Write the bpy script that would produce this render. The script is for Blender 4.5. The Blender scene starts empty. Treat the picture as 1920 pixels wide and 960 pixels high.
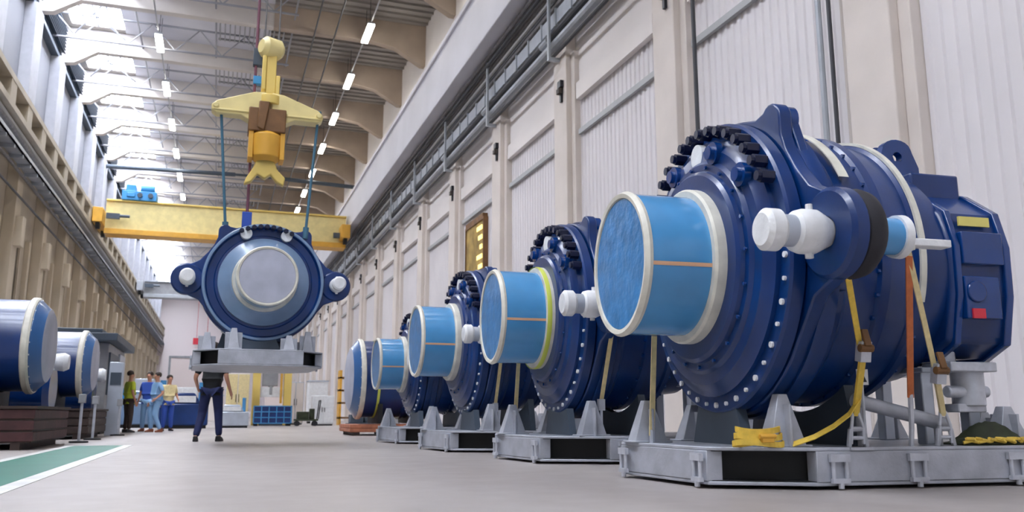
import bpy, bmesh, math, random
from mathutils import Vector, Matrix
random.seed(7)
PI = math.pi
C = bpy.context.scene.collection
sc = bpy.context.scene

# ------------------------------------------------------------------ camera, world, exposure
cam = bpy.data.cameras.new('camera'); camo = bpy.data.objects.new('camera', cam); C.objects.link(camo)
cam.sensor_width = 36; cam.lens = 1587 / 1920 * 36
camo.location = (0, 0, 0.5)
camo.rotation_euler = (math.radians(90 + 10.6), 0, math.radians(-18.97))
cam.clip_end = 400; cam.clip_start = 0.05
cam.dof.use_dof = True; cam.dof.focus_distance = 7.6; cam.dof.aperture_fstop = 2.4
sc.camera = camo
sc.view_settings.view_transform = 'Standard'; sc.view_settings.look = 'None'
sc.view_settings.exposure = 0.58; sc.view_settings.gamma = 1; sc.view_settings.use_curve_mapping = False
w = bpy.data.worlds.new('sky'); sc.world = w; w.use_nodes = True
wn = w.node_tree.nodes; bg = wn['Background']; bg.inputs[0].default_value = (0.86, 0.92, 1, 1); bg.inputs[1].default_value = 0.4
SKY = 28.0     # daylight through the translucent roof panes
TUBE = 32.0    # fluorescent tubes

# ------------------------------------------------------------------ materials
def mat(name, col, rough=.5, metal=0, noise=0, nscale=3, coat=0, emit=0, bump=0, bscale=40, col2=None, spec=.5):
    m = bpy.data.materials.new(name); m.use_nodes = True; nt = m.node_tree; b = nt.nodes['Principled BSDF']
    lin = [((c / 255) / 12.92 if c / 255 <= .04045 else ((c / 255 + .055) / 1.055) ** 2.4) for c in col] + [1]
    b.inputs['Base Color'].default_value = lin; b.inputs['Roughness'].default_value = rough
    b.inputs['Metallic'].default_value = metal; b.inputs['Coat Weight'].default_value = coat
    b.inputs['Coat Roughness'].default_value = .12; b.inputs['Specular IOR Level'].default_value = spec
    tc = nt.nodes.new('ShaderNodeTexCoord')
    if noise or col2:
        n = nt.nodes.new('ShaderNodeTexNoise'); n.inputs['Scale'].default_value = nscale; n.inputs['Detail'].default_value = 5
        nt.links.new(tc.outputs['Object'], n.inputs['Vector'])
        r = nt.nodes.new('ShaderNodeValToRGB'); nt.links.new(n.outputs[0], r.inputs[0])
        k = 1 - noise
        a = [c * k for c in lin[:3]] + [1]
        if col2: a = [((c / 255 + .055) / 1.055) ** 2.4 for c in col2] + [1]
        r.color_ramp.elements[0].position = .35; r.color_ramp.elements[1].position = .68
        r.color_ramp.elements[0].color = a
        r.color_ramp.elements[1].color = [min(1, c * (1 + noise * .5)) for c in lin[:3]] + [1]
        nt.links.new(r.outputs[0], b.inputs['Base Color'])
    if bump:
        n2 = nt.nodes.new('ShaderNodeTexNoise'); n2.inputs['Scale'].default_value = bscale; n2.inputs['Detail'].default_value = 3
        nt.links.new(tc.outputs['Object'], n2.inputs['Vector'])
        bp = nt.nodes.new('ShaderNodeBump'); bp.inputs['Strength'].default_value = bump; bp.inputs['Distance'].default_value = .02
        nt.links.new(n2.outputs[0], bp.inputs['Height']); nt.links.new(bp.outputs[0], b.inputs['Normal'])
    if emit:
        b.inputs['Emission Color'].default_value = lin; b.inputs['Emission Strength'].default_value = emit
    return m
M = {}
M['navy'] = mat('navy paint', (0, 48, 110), .32, noise=.25, nscale=2, coat=.2, bump=.05, bscale=12)
M['navy2'] = mat('navy gloss', (2, 56, 124), .22, coat=.4, noise=.12)
M['film'] = mat('light blue film', (54, 132, 196), .3, noise=.22, nscale=5, coat=.3, bump=.5, bscale=9)
M['filmside'] = mat('light blue coating', (74, 148, 204), .22, noise=.08, nscale=3, coat=.5)
M['cream'] = mat('cream wax', (216, 214, 202), .5, noise=.15, nscale=6)
M['white'] = mat('white cover', (228, 230, 232), .45, noise=.08, nscale=8, bump=.3, bscale=18)
M['black'] = mat('black steel', (16, 20, 34), .35)
M['cone'] = mat('mid blue cone', (52, 96, 150), .3, coat=.3)
M['hub'] = mat('steel blue hub', (116, 142, 174), .3, noise=.1, coat=.4)
M['blackblue'] = mat('blue black bolts', (8, 18, 52), .35)
M['rubber'] = mat('black rubber', (38, 38, 46), .65, noise=.3, nscale=9)
M['steel'] = mat('grey painted steel', (176, 180, 190), .42, metal=.25, noise=.18, nscale=5, bump=.1)
M['galv'] = mat('galvanised steel', (196, 200, 210), .4, metal=.3, noise=.15, nscale=10)
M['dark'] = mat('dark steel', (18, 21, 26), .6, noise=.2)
M['pale'] = mat('pale aluminium', (186, 194, 206), .35, metal=.4, noise=.1)
M['yellow'] = mat('yellow webbing', (226, 192, 78), .6, noise=.15, nscale=20)
M['paleyellow'] = mat('pale webbing', (232, 214, 160), .6, noise=.12, nscale=20)
M['orange'] = mat('orange webbing', (200, 112, 64), .6, noise=.15, nscale=20)
M['tape'] = mat('orange tape', (222, 176, 140), .5)
M['limetape'] = mat('lime tape', (206, 216, 92), .5)
M['label'] = mat('yellow label', (226, 214, 120), .4)
M['red'] = mat('red sticker', (206, 44, 62), .4)
M['crane'] = mat('crane yellow', (228, 200, 110), .4, noise=.08, nscale=1)
M['craneo'] = mat('crane ochre', (222, 168, 62), .45, noise=.12, nscale=2)
M['cranep'] = mat('crane pale yellow', (230, 214, 150), .42, noise=.1, nscale=3)
M['brown'] = mat('brown paint and shade', (120, 84, 48), .6, noise=.3, nscale=3)
M['trolley'] = mat('trolley blue', (52, 140, 200), .4)
M['teal'] = mat('teal sling', (58, 104, 128), .5)
M['violet'] = mat('maroon cable', (112, 66, 84), .5)
M['pipe'] = mat('dark pipe', (54, 56, 62), .5)
M['duct'] = mat('grey duct', (172, 178, 186), .4, metal=.3, noise=.1)
M['cable'] = mat('grey cable', (110, 108, 110), .6, noise=.3, nscale=6)
M['cablel'] = mat('pale cable', (170, 172, 174), .5)
M['concrete'] = mat('tan concrete', (176, 160, 144), .85, noise=.14, nscale=.6)
M['concrete_lit'] = mat('skylit concrete', (206, 200, 194), .8, noise=.1, nscale=.5)
M['roofdeck'] = mat('roof deck', (150, 144, 138), .8, noise=.12, nscale=.4)
M['truss'] = mat('grey truss steel', (150, 152, 160), .5, noise=.06)
M['panel'] = mat('white cladding', (222, 218, 220), .5, noise=.05, nscale=.5)
M['wallr'] = mat('warm white wall', (226, 220, 217), .7, noise=.06, nscale=.4)
M['colr'] = mat('cream column', (218, 209, 202), .7, noise=.1, nscale=.6)
M['beam'] = mat('grey white beam', (206, 206, 214), .6, noise=.08, nscale=.4)
M['walll'] = mat('beige wall', (172, 160, 142), .75, noise=.14, nscale=.5)
M['coll'] = mat('beige column', (192, 179, 158), .7, noise=.12, nscale=.6)
M['walltop'] = mat('grey upper wall', (132, 134, 142), .7, noise=.1, nscale=.3)
M['coltop'] = mat('light grey column', (170, 172, 180), .7, noise=.08)
M['cream2'] = mat('cream runway', (172, 162, 144), .6, noise=.15, nscale=.7)
M['glassd'] = mat('dark window', (70, 58, 46), .2, noise=.2)
M['amber'] = mat('amber room', (176, 146, 78), .7, noise=.5, nscale=1.5)
M['box'] = mat('dark box', (62, 54, 50), .6)
M['backwall'] = mat('rose white wall', (232, 222, 222), .7)
M['doorw'] = mat('roller door', (228, 214, 210), .6)
M['skyglass'] = mat('translucent roof pane', (236, 242, 255), .5, emit=SKY)
M['tube'] = mat('lit tube', (255, 250, 242), .5, emit=TUBE)
M['green'] = mat('green floor paint', (30, 122, 100), .3, noise=.15, nscale=1.5)
M['line'] = mat('white floor paint', (214, 214, 210), .35, noise=.15, nscale=3)
M['wood'] = mat('timber', (178, 112, 84), .7, noise=.25, nscale=6)
M['woodd'] = mat('dark timber', (58, 44, 40), .7, noise=.3, nscale=5)
M['maroon'] = mat('maroon timber', (72, 40, 42), .7, noise=.3, nscale=5)
M['machine'] = mat('machine grey', (150, 152, 156), .5, noise=.15)
M['machined'] = mat('machine dark grey', (66, 78, 92), .5, noise=.15)
M['drumend'] = mat('grey rose end cover', (176, 180, 196), .5, noise=.15, nscale=2)
M['skin'] = mat('skin', (196, 142, 116), .5)
M['hair'] = mat('dark hair', (46, 34, 28), .7)
M['shirt'] = mat('black shirt', (22, 24, 28), .8)
M['jean'] = mat('navy trousers', (28, 38, 84), .8, noise=.15, nscale=12)
M['shoe'] = mat('black shoe', (24, 22, 26), .5)
M['hivis'] = mat('hi-vis yellow', (190, 204, 52), .6)
M['blueshirt'] = mat('blue shirt', (48, 84, 176), .7)
M['lightblue'] = mat('pale blue overall', (132, 172, 214), .7)
M['brownsh'] = mat('brown boots', (130, 70, 46), .7)
M['tarp'] = mat('dark green tarp', (44, 52, 30), .7, noise=.4, nscale=9)
M['amberg'] = mat('amber glow pane', (236, 214, 130), .5, emit=1.2)

def floor_mat():
    m = bpy.data.materials.new('polished concrete'); m.use_nodes = True; nt = m.node_tree; b = nt.nodes['Principled BSDF']
    tc = nt.nodes.new('ShaderNodeTexCoord')
    mp = nt.nodes.new('ShaderNodeMapping'); mp.inputs['Scale'].default_value = (1, .35, 1)
    nt.links.new(tc.outputs['Object'], mp.inputs[0])
    n = nt.nodes.new('ShaderNodeTexNoise'); n.inputs['Scale'].default_value = .55; n.inputs['Detail'].default_value = 6
    nt.links.new(mp.outputs[0], n.inputs['Vector'])
    r = nt.nodes.new('ShaderNodeValToRGB'); r.color_ramp.elements[0].position = .3; r.color_ramp.elements[1].position = .7
    r.color_ramp.elements[0].color = (.295, .262, .250, 1); r.color_ramp.elements[1].color = (.41, .378, .362, 1)
    nt.links.new(n.outputs[0], r.inputs[0]); nt.links.new(r.outputs[0], b.inputs['Base Color'])
    n2 = nt.nodes.new('ShaderNodeTexNoise'); n2.inputs['Scale'].default_value = 3; n2.inputs['Detail'].default_value = 4
    nt.links.new(tc.outputs['Object'], n2.inputs['Vector'])
    r2 = nt.nodes.new('ShaderNodeMapRange'); r2.inputs[3].default_value = .3; r2.inputs[4].default_value = .5
    nt.links.new(n2.outputs[0], r2.inputs[0]); nt.links.new(r2.outputs[0], b.inputs['Roughness'])
    b.inputs['Specular IOR Level'].default_value = .45
    return m
M['floor'] = floor_mat()

# ------------------------------------------------------------------ mesh helpers
class MB:
    def __init__(s): s.v = []; s.f = []; s.mi = []; s.m = 0
    def mat(s, i): s.m = i; return s
    def add(s, vs, fs):
        o = len(s.v); s.v += [tuple(v) for v in vs]; s.f += [tuple(i + o for i in f) for f in fs]; s.mi += [s.m] * len(fs); return s
    def box(s, c, d, rz=0, ry=0, rx=0):
        R = Matrix.Rotation(rz, 3, 'Z') @ Matrix.Rotation(ry, 3, 'Y') @ Matrix.Rotation(rx, 3, 'X')
        vs = [Vector(c) + R @ Vector((x * d[0] / 2, y * d[1] / 2, z * d[2] / 2)) for x in (-1, 1) for y in (-1, 1) for z in (-1, 1)]
        return s.add(vs, [(0, 1, 3, 2), (4, 6, 7, 5), (0, 4, 5, 1), (2, 3, 7, 6), (0, 2, 6, 4), (1, 5, 7, 3)])
    def b2(s, a, b):   # box by corners
        return s.box([(a[i] + b[i]) / 2 for i in range(3)], [abs(b[i] - a[i]) for i in range(3)])
    def beam(s, p0, p1, wd, ht, up=(0, 0, 1)):
        p0 = Vector(p0); p1 = Vector(p1); d = (p1 - p0).normalized(); u = Vector(up)
        if abs(d.dot(u)) > .98: u = Vector((1, 0, 0))
        r = d.cross(u).normalized(); u = r.cross(d)
        vs = [p + r * a * wd / 2 + u * b * ht / 2 for p in (p0, p1) for a, b in ((-1, -1), (1, -1), (1, 1), (-1, 1))]
        return s.add(vs, [(3, 2, 1, 0), (4, 5, 6, 7), (0, 1, 5, 4), (1, 2, 6, 5), (2, 3, 7, 6), (3, 0, 4, 7)])
    def lathe(s, prof, o=(0, 0, 0), ax=(1, 0, 0), n=48, a0=0, a1=2 * PI):
        ax = Vector(ax).normalized(); o = Vector(o); t = Vector((0, 0, 1)) if abs(ax.z) < .9 else Vector((1, 0, 0))
        e1 = (t - ax * t.dot(ax)).normalized(); e2 = ax.cross(e1); full = abs(a1 - a0 - 2 * PI) < 1e-4
        k = n if full else n + 1; vs = []; fs = []
        for (u, r) in prof:
            for i in range(k):
                a = a0 + (a1 - a0) * i / n; vs.append(o + ax * u + (e1 * math.cos(a) + e2 * math.sin(a)) * max(r, 1e-4))
        for j in range(len(prof) - 1):
            for i in range(n):
                i2 = (i + 1) % k; fs.append((j * k + i, (j + 1) * k + i, (j + 1) * k + i2, j * k + i2))
        return s.add(vs, fs)
    def cyl(s, p0, p1, r, n=16, r2=None):
        p0 = Vector(p0); p1 = Vector(p1); L = (p1 - p0).length; r2 = r if r2 is None else r2
        return s.lathe([(0, 0), (0, r), (L, r2), (L, 0)], p0, p1 - p0, n)
    def tube(s, pts, r, n=8):
        for a, b in zip(pts, pts[1:]): s.cyl(a, b, r, n)
        return s
    def prism(s, poly, lo, hi, axis=0):     # poly in the plane of the two other axes (order kept)
        n = len(poly)
        def P(q, t):
            return [(t, q[0], q[1]), (q[0], t, q[1]), (q[0], q[1], t)][axis]
        vs = [P(q, lo) for q in poly] + [P(q, hi) for q in poly]
        fs = [tuple(range(n - 1, -1, -1)), tuple(range(n, 2 * n))] + [(i, (i + 1) % n, n + (i + 1) % n, n + i) for i in range(n)]
        return s.add(vs, fs)
    def ringplate(s, outer, hc, hr, lo, hi, axis=0):   # plate with a round hole
        n = len(outer)
        inner = []
        for q in outer:
            a = math.atan2(q[1] - hc[1], q[0] - hc[0]); inner.append((hc[0] + hr * math.cos(a), hc[1] + hr * math.sin(a)))
        def P(q, t): return [(t, q[0], q[1]), (q[0], t, q[1]), (q[0], q[1], t)][axis]
        vs = [P(q, lo) for q in outer] + [P(q, lo) for q in inner] + [P(q, hi) for q in outer] + [P(q, hi) for q in inner]
        fs = []
        for i in range(n):
            j = (i + 1) % n
            fs += [(i, n + i, n + j, j), (2 * n + i, 2 * n + j, 3 * n + j, 3 * n + i), (i, j, 2 * n + j, 2 * n + i), (n + i, 3 * n + i, 3 * n + j, n + j)]
        return s.add(vs, fs)
    def ribbon(s, pts, wdir, wd, th=.006):
        W = Vector(wdir).normalized() * wd / 2
        for a, b in zip(pts, pts[1:]):
            a = Vector(a); b = Vector(b); nrm = (b - a).cross(W).normalized() * th / 2
            e = (b - a).normalized() * th * .5
            vs = [p + x + y for p in (a - e, b + e) for x, y in ((-W, -nrm), (W, -nrm), (W, nrm), (-W, nrm))]
            s.add(vs, [(3, 2, 1, 0), (4, 5, 6, 7), (0, 1, 5, 4), (1, 2, 6, 5), (2, 3, 7, 6), (3, 0, 4, 7)])
        return s
    def build(s, name, mats, parent=None, bevel=0, flat=False):
        me = bpy.data.meshes.new(name); me.from_pydata(s.v, [], s.f)
        if not isinstance(mats, (list, tuple)): mats = [mats]
        for m in mats: me.materials.append(m)
        for p, i in zip(me.polygons, s.mi): p.material_index = min(i, len(mats) - 1)
        bm = bmesh.new(); bm.from_mesh(me); bmesh.ops.recalc_face_normals(bm, faces=bm.faces)
        for e in bm.edges:
            e.smooth = len(e.link_faces) == 2 and e.calc_face_angle(4) < math.radians(32)
        for f in bm.faces: f.smooth = not flat
        bm.to_mesh(me); bm.free()
        o = bpy.data.objects.new(name, me); C.objects.link(o)
        if parent: o.parent = parent
        if bevel:
            b = o.modifiers.new('bevel', 'BEVEL'); b.width = bevel; b.segments = 2; b.limit_method = 'ANGLE'; b.angle_limit = math.radians(40)
        return o
def tag(o, label=None, cat=None, group=None, kind=None):
    if label: o['label'] = label
    if cat: o['category'] = cat
    if group: o['group'] = group
    if kind: o['kind'] = kind
    return o
def empty(name, loc=(0, 0, 0), rz=0, label=None, cat=None, group=None, scale=1):
    o = bpy.data.objects.new(name, None); C.objects.link(o); o.location = loc; o.rotation_euler = (0, 0, rz); o.scale = (scale,) * 3
    return tag(o, label, cat, group)
def kids(o): return [c for c in bpy.data.objects if c.parent == o]
def copy_tree(o, parent=None):
    c = o.copy(); C.objects.link(c); c.parent = parent
    for ch in kids(o): copy_tree(ch, c)
    return c
def struct(name, mb, m, bevel=0, label=None, flat=False, group=None, cat=None):
    return tag(mb.build(name, m, None, bevel, flat), label, cat, group, 'structure')

# ------------------------------------------------------------------ hall
Y0, Y1 = -14, 140
XL, XR = -9.1, 9.5
ROOF = 21.0
BAY = 6.2
struct('floor', MB().b2((XL - 1, Y0, -.2), (XR + 1, Y1 + .5, 0)), M['floor'], label='polished warm grey concrete floor of the hall')
# floor paint
struct('trim_1', MB().b2((-2.25, Y0, .001), (-2.13, 15.5, .004)), M['line'], label='white line on the wall side of the green lane')
struct('trim_2', MB().b2((-1.40, Y0, .001), (-1.26, 15.5, .004)), M['line'], label='white line on the aisle side of the green lane')
struct('trim_3', MB().b2((-2.13, Y0, .001), (-1.40, 15.5, .003)), M['green'], label='green painted lane along the left machines')

# right wall: corrugated cladding below, plain above
mb = MB()
pitch = .24; y = Y0; prof = []
while y < Y1:
    prof += [(XR, y), (XR, y + pitch * .45), (XR - .035, y + pitch * .55), (XR - .035, y + pitch * .9)]; y += pitch
n = len(prof); vs = [(p[0], p[1], 0) for p in prof] + [(p[0], p[1], 9.6) for p in prof]
mb.add(vs, [(i, i + 1, n + i + 1, n + i) for i in range(n - 1)])
mb.mat(1).b2((XR - .06, Y0, 9.6), (XR + .3, Y1, ROOF)).b2((XR + .05, Y0, 0), (XR + .3, Y1, 9.6))
struct('wall_right', mb, [M['panel'], M['wallr']], label='white corrugated cladding wall on the right side of the hall')
cols_y = [9.75 + BAY * k for k in range(-3, 21)]
for k, cy in enumerate(cols_y):
    m = MB().b2((9.12, cy - .48, 0), (XR + .02, cy + .48, 13.4))
    m.b2((9.28, cy + .48, 0), (XR + .02, cy + .72, 11.0)).b2((9.28, cy - .72, 0), (XR + .02, cy - .48, 11.0))
    struct('column', m, M['colr'], .02, 'cream concrete column on the right wall between white cladding bays', group='right wall columns')
for k, cy in enumerate(cols_y):
    # shutter housing over each cladding bay and the small dark bracket beside the column head
    m = MB().b2((9.3, cy + .8, 9.45), (9.46, cy + BAY - .8, 9.95)).mat(1).b2((9.36, cy + .8, 8.4), (9.46, cy + BAY - .8, 8.55))
    struct('lintel', m, [M['wallr'], M['cablel']], 0, 'pale lintel box above a cladding bay of the right wall', group='right wall lintels')
br = empty('wall_bracket', (0, 0, 0), 0, 'small dark bracket box beside a cream column head of the right wall', 'bracket', 'dark bracket boxes on the right wall')
MB().b2((9.0, -.12, 9.75), (9.12, .12, 9.95)).b2((9.04, -.05, 9.3), (9.12, .05, 9.75)).build('bracket_arm', M['black'], br)
MB().b2((8.96, -.1, 9.55), (9.06, .1, 9.7)).build('bracket_box', M['box'], br)
first = True
for cy in cols_y[2:16]:
    o = br if first else copy_tree(br); first = False; o.location = (0.005, cy - .2, .25)
# window with an amber room behind it
wy0, wy1, wz0, wz1 = 30.4, 32.8, 5.4, 7.9
m = MB().b2((9.30, wy0, wz0), (9.40, wy1, wz1)).mat(1).b2((9.26, wy0 - .08, wz0 - .1), (9.46, wy0, wz1 + .1)).b2((9.26, wy1, wz0 - .1), (9.46, wy1 + .08, wz1 + .1)).b2((9.26, wy0, wz1), (9.46, wy1, wz1 + .25)).b2((9.26, wy0, wz0 - .12), (9.46, wy1, wz0))
struct('window_1', m, [M['amber'], M['brown']], label='amber lit window high in the right wall')
m = MB()
for i in range(7): m.b2((9.27, wy0 + .15, wz0 + .25 + i * .38), (9.30, wy0 + .45 + (i % 3) * .2, wz0 + .42 + i * .38))
tag(m.build('window_pane', M['amberg'], bpy.data.objects['window_1']))

# left wall
m = MB().b2((XL - .3, Y0, 0), (XL, Y1, 11.9)).mat(1).b2((XL - .3, Y0, 11.9), (XL, Y1, ROOF))
struct('wall_left', m, [M['walll'], M['walltop']], label='beige lower and grey upper wall on the left side of the hall')
for cy in cols_y[3:]:
    m = MB().b2((XL, cy - .5, 0), (XL + .45, cy + .5, 11.9)).b2((XL, cy - .3, 7.6), (XL + .75, cy + .3, 8.9))
    struct('column', m, M['coll'], .02, 'beige concrete column with a corbel on the left wall', group='left wall lower columns')
    m = MB().b2((XL, cy - .75, 14.2), (XL + .5, cy + .75, 18.6))
    struct('column', m, M['coltop'], .02, 'light grey upper column above the crane runway on the left wall', group='left wall upper columns')
    m = MB().b2((XL, cy + 1.2, 2.2), (XL + .06, cy + 2.7, 9.2)).mat(1).b2((XL, cy + 1.08, 2.1), (XL + .14, cy + 1.2, 9.3)).b2((XL, cy + 2.7, 2.1), (XL + .14, cy + 2.82, 9.3)).b2((XL, cy + 4.2, 1.2), (XL + .2, cy + 4.6, 8.6))
    struct('window_2', m, [M['glassd'], M['coll']], 0, 'tall narrow dark window in the beige left wall', group='narrow windows of the left wall')
m = MB().b2((XL, Y0, 18.6), (XL + .35, Y1, 18.8))
struct('trim_4', m, M['machined'], label='dark eaves line along the top of the left wall')
# left crane runway: beam with gaps, lower flange, trays
m = MB()
m.b2((-8.9, 20, 13.3), (-8.2, Y1, 13.55)).b2((-8.9, 20, 12.25), (-8.2, Y1, 12.5)).b2((-9.08, 20, 12.5), (-8.98, Y1, 13.3))
y = 20
while y < Y1:
    m.b2((-8.98, y, 12.5), (-8.22, y + .9, 13.3)); y += BAY / 2
m.mat(1).b2((-8.97, 20, 12.51), (-8.95, Y1, 13.29))  # brown strip behind the gaps, their darkness put into its colour
struct('beam', m, [M['cream2'], M['brown']], 0, 'cream crane runway beam along the left wall')
for i, (x, z, r, mm) in enumerate([(-8.5, 12.1, .10, 'cablel'), (-8.48, 11.85, .12, 'cable'), (-8.5, 11.5, .09, 'cablel'), (-8.5, 10.6, .07, 'cable'), (-8.55, 9.7, .05, 'pipe')]):
    tag(MB().cyl((x, 20, z), (x, Y1, z), r, 8).build('service_pipe', M[mm]), ['upper pale pipe under the left crane runway', 'thick grey pipe second below the left crane runway', 'pale pipe third below the left crane runway', 'thin grey pipe across the heads of the beige columns', 'lowest thin dark pipe along the left wall'][i], 'pipe')
m = MB().b2((-8.62, 20, 10.95), (-8.1, Y1, 11.05)).b2((-8.13, 20, 10.95), (-8.1, Y1, 11.2))
y = 20
while y < Y1: m.b2((-8.62, y, 10.8), (-8.1, y + .08, 10.95)); y += 1.5
tag(m.build('cable_tray', M['duct']), 'flat grey cable tray on brackets along the left wall', 'cable tray')

# roof: deck with skylight openings, glazed panes, beams
sk_x0, sk_x1 = -8.5, -5.9
m = MB().b2((1.6, Y0, ROOF), (XR + .3, Y1, ROOF + .3)).mat(1).b2((sk_x1, Y0, ROOF), (1.6, Y1, ROOF + .3)).mat(0).b2((XL - .3, Y0, ROOF), (sk_x0, Y1, ROOF + .3))
beams_y = [4.7 + BAY * k - 2 * BAY for k in range(-2, 24)]
beams_y = [y for y in beams_y if Y0 < y < Y1]
for by in beams_y: m.b2((sk_x0, by - .7, ROOF), (sk_x1, by + .7, ROOF + .3))
# ribs of the deck underside
y = Y0
while y < Y1: m.b2((1.6, y, ROOF - .12), (XR, y + .09, ROOF)); y += .62
struct('ceiling', m, [M['roofdeck'], M['beam']], label='ribbed concrete roof deck with a row of skylights on the left')
for by in beams_y[:-1]:
    p = MB().b2((sk_x0, by + .7, ROOF + .1), (sk_x1, by + BAY - .7, ROOF + .16)).mat(1)
    for i in range(1, 4): p.b2((sk_x0 + i * (sk_x1 - sk_x0) / 4 - .04, by + .7, ROOF - .02), (sk_x0 + i * (sk_x1 - sk_x0) / 4 + .04, by + BAY - .7, ROOF + .1))
    p.b2((sk_x0, by + BAY / 2 - .05, ROOF - .05), (sk_x1, by + BAY / 2 + .05, ROOF + .1))
    struct('window_3', p, [M['skyglass'], M['truss']], 0, 'translucent skylight glowing with daylight between two roof beams', group='roof skylights')
for by in beams_y:
    hl = [(1.6, 19.75), (6.6, 19.75), (7.8, 19.55), (9.2, 18.75), (9.45, 18.75), (9.45, ROOF), (1.6, ROOF)]
    h2 = [(XL, ROOF), (XL, 18.9), (-8.3, 19.0), (-7.2, 19.75), (1.6, 19.75), (1.6, ROOF)]
    struct('beam', MB().prism(hl, by - .22, by + .22, 1).mat(1).prism(h2, by - .22, by + .22, 1), [M['concrete'], M['concrete_lit']], .02, 'haunched concrete roof beam spanning the hall', group='roof beams')  # left part paler: skylight brightness put into the concrete colour
# white steel truss bracing between the beams on the skylight side
for i, by in enumerate(beams_y[5:22]):
    t = MB()
    for z in (19.2, 20.5): t.cyl((-8.9, by + 3.1, z), (2.6, by + 3.1, z), .06, 6)
    k = 0; x = -8.9
    while x < 2.4:
        t.cyl((x, by + 3.1, 19.2 if k % 2 else 20.5), (x + 1.15, by + 3.1, 20.5 if k % 2 else 19.2), .035, 5); x += 1.15; k += 1
    for x in (-5, -1.2, 2.6): t.cyl((x, by + .2, 20.3), (x, by + BAY - .2, 20.3), .05, 5)
    t.cyl((-8.4, by + .3, 20.6), (-5.9, by + BAY - .3, 20.6), .04, 5).cyl((-5.9, by + .3, 20.6), (-8.4, by + BAY - .3, 20.6), .04, 5)
    tag(t.build('roof_truss', M['truss']), 'white steel lattice truss under the skylights of one roof bay', 'truss', 'steel trusses under the skylights')
for i, by in enumerate(beams_y[5:16]):     # slatted acoustic grilles
    t = MB()
    for q in range(14): t.b2((-1.0 + q * .24, by + .5, 19.86), (-.94 + q * .24, by + 2.6, 19.95))
    t.b2((-1.05, by + .45, 19.92), (2.3, by + .55, 20.0)).b2((-1.05, by + 2.55, 19.92), (2.3, by + 2.65, 20.0))
    for q in (-1, 2.2): t.cyl((q, by + 1.5, 19.9), (q, by + 1.5, ROOF), .03, 5)
    tag(t.build('roof_grille', M['machine']), 'grey slatted grille hanging under the roof deck between two beams', 'grille', 'slatted grilles under the roof')
for x, nm in ((3.6, 'thin dark conduit running under the roof between grilles and lamps'), (4.6, 'dark conduit closest to the row of bright lamps')):
    tag(MB().cyl((x, 5, 19.6), (x, Y1, 19.6), .045, 6).build('conduit', M['pipe']), nm, 'conduit')
tag(MB().cyl((-8.6, 65.5, 18.2), (.3, 65.5, 18.4), .16, 10).cyl((3.2, 65.5, 18.4), (9.44, 65.5, 18.2), .16, 10).cyl((.3, 65.5, 18.4), (3.2, 65.5, 18.4), .1, 8).build('tie_rod', M['machined']), 'dark slate blue tie rod crossing the hall above the yellow crane', 'tie rod')
for i, by in enumerate(beams_y[6:17]):     # dark louvres between the haunches on the left
    t = MB().b2((-8.95, by + .5, 19.2), (-8.86, by + BAY - .5, 20.7))
    for q in range(8): t.box((-8.75, by + BAY / 2, 19.3 + q * .18), (.2, BAY - 1.2, .03), 0, .5)
    tag(t.build('roof_louvre', M['machined']), 'dark slatted louvre beside the skylight above the left eaves', 'louvre', 'dark louvres above the left eaves')
# lamps
def lamp(x, y, glow=True):
    r = empty('ceiling_light', (x, y, 19.3))
    MB().b2((-.17, -1.1, .06), (.17, 1.1, .14)).build('lamp_housing', M['duct'], r)
    MB().b2((-.16, -1.05, -.02), (.16, 1.05, .06)).build('lamp_tube', M['tube'], r)
    for q in (-.6, .6): MB().cyl((0, q, .14), (0, q, 1.7), .015, 5).build('hanger', M['pipe'], r)
    return r
l0 = lamp(6.08, 0)
for row, (x, lab, g) in enumerate([(6.08, 'bright tube lamp in the row under the tan concrete roof', 'lamps of the right row'), (-3.9, 'bright tube lamp in the row beside the skylights', 'lamps of the left row')]):
    for k in range(-2, 15):
        y = 40.0 + 6.62 * (k - 5) if row == 0 else 38 + 6.62 * (k - 5)
        o = l0 if (row == 0 and k == -2) else copy_tree(l0)
        o.location = (x, y, 19.3); tag(o, lab, 'ceiling light', g)
    tag(MB().b2((x - .03, -14, 19.48), (x + .03, 120, 19.54)).build('lamp_rail', M['cablel']), ['pale rail joining the lamps under the tan roof', 'pale rail joining the lamps beside the skylights'][row], 'rail')

# right runway and services
m = MB().b2((8.1, Y0, 13.5), (9.44, Y1, 15.8)).b2((8.0, Y0, 15.62), (9.44, Y1, 15.85))
struct('beam', m, M['beam'], .03, 'broad grey white crane runway beam along the right wall')
svc = [(8.62, 13.32, .07, 'cable'), (8.74, 13.2, .06, 'pipe'), (8.84, 13.3, .07, 'cablel'), (8.95, 13.18, .07, 'cable'), (9.02, 13.05, .08, 'cablel'), (9.04, 12.85, .06, 'pipe'), (9.02, 12.66, .08, 'cable')]
lb = ['grey cable nearest the hall under the right runway beam', 'thin dark cable under the right runway beam', 'pale cable third under the right runway beam', 'grey cable in the middle of the right bundle', 'pale thick cable of the right bundle', 'thin dark cable above the perforated tray', 'thick grey cable just above the perforated tray']
for (x, z, r, mm), l in zip(svc, lb):
    tag(MB().cyl((x, Y0, z), (x, Y1, z), r, 8).build('service_cable', M[mm]), l, 'cable')
m = MB().b2((8.98, Y0, 12.05), (9.08, Y1, 12.5)); y = Y0
while y < Y1: m.b2((8.94, y, 11.98), (9.1, y + .07, 12.56)); y += 1.2
tag(m.build('cable_tray', M['duct']), 'upright pale ladder tray under the right runway cables', 'cable tray')
m = MB(); y = Y0; 
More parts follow.
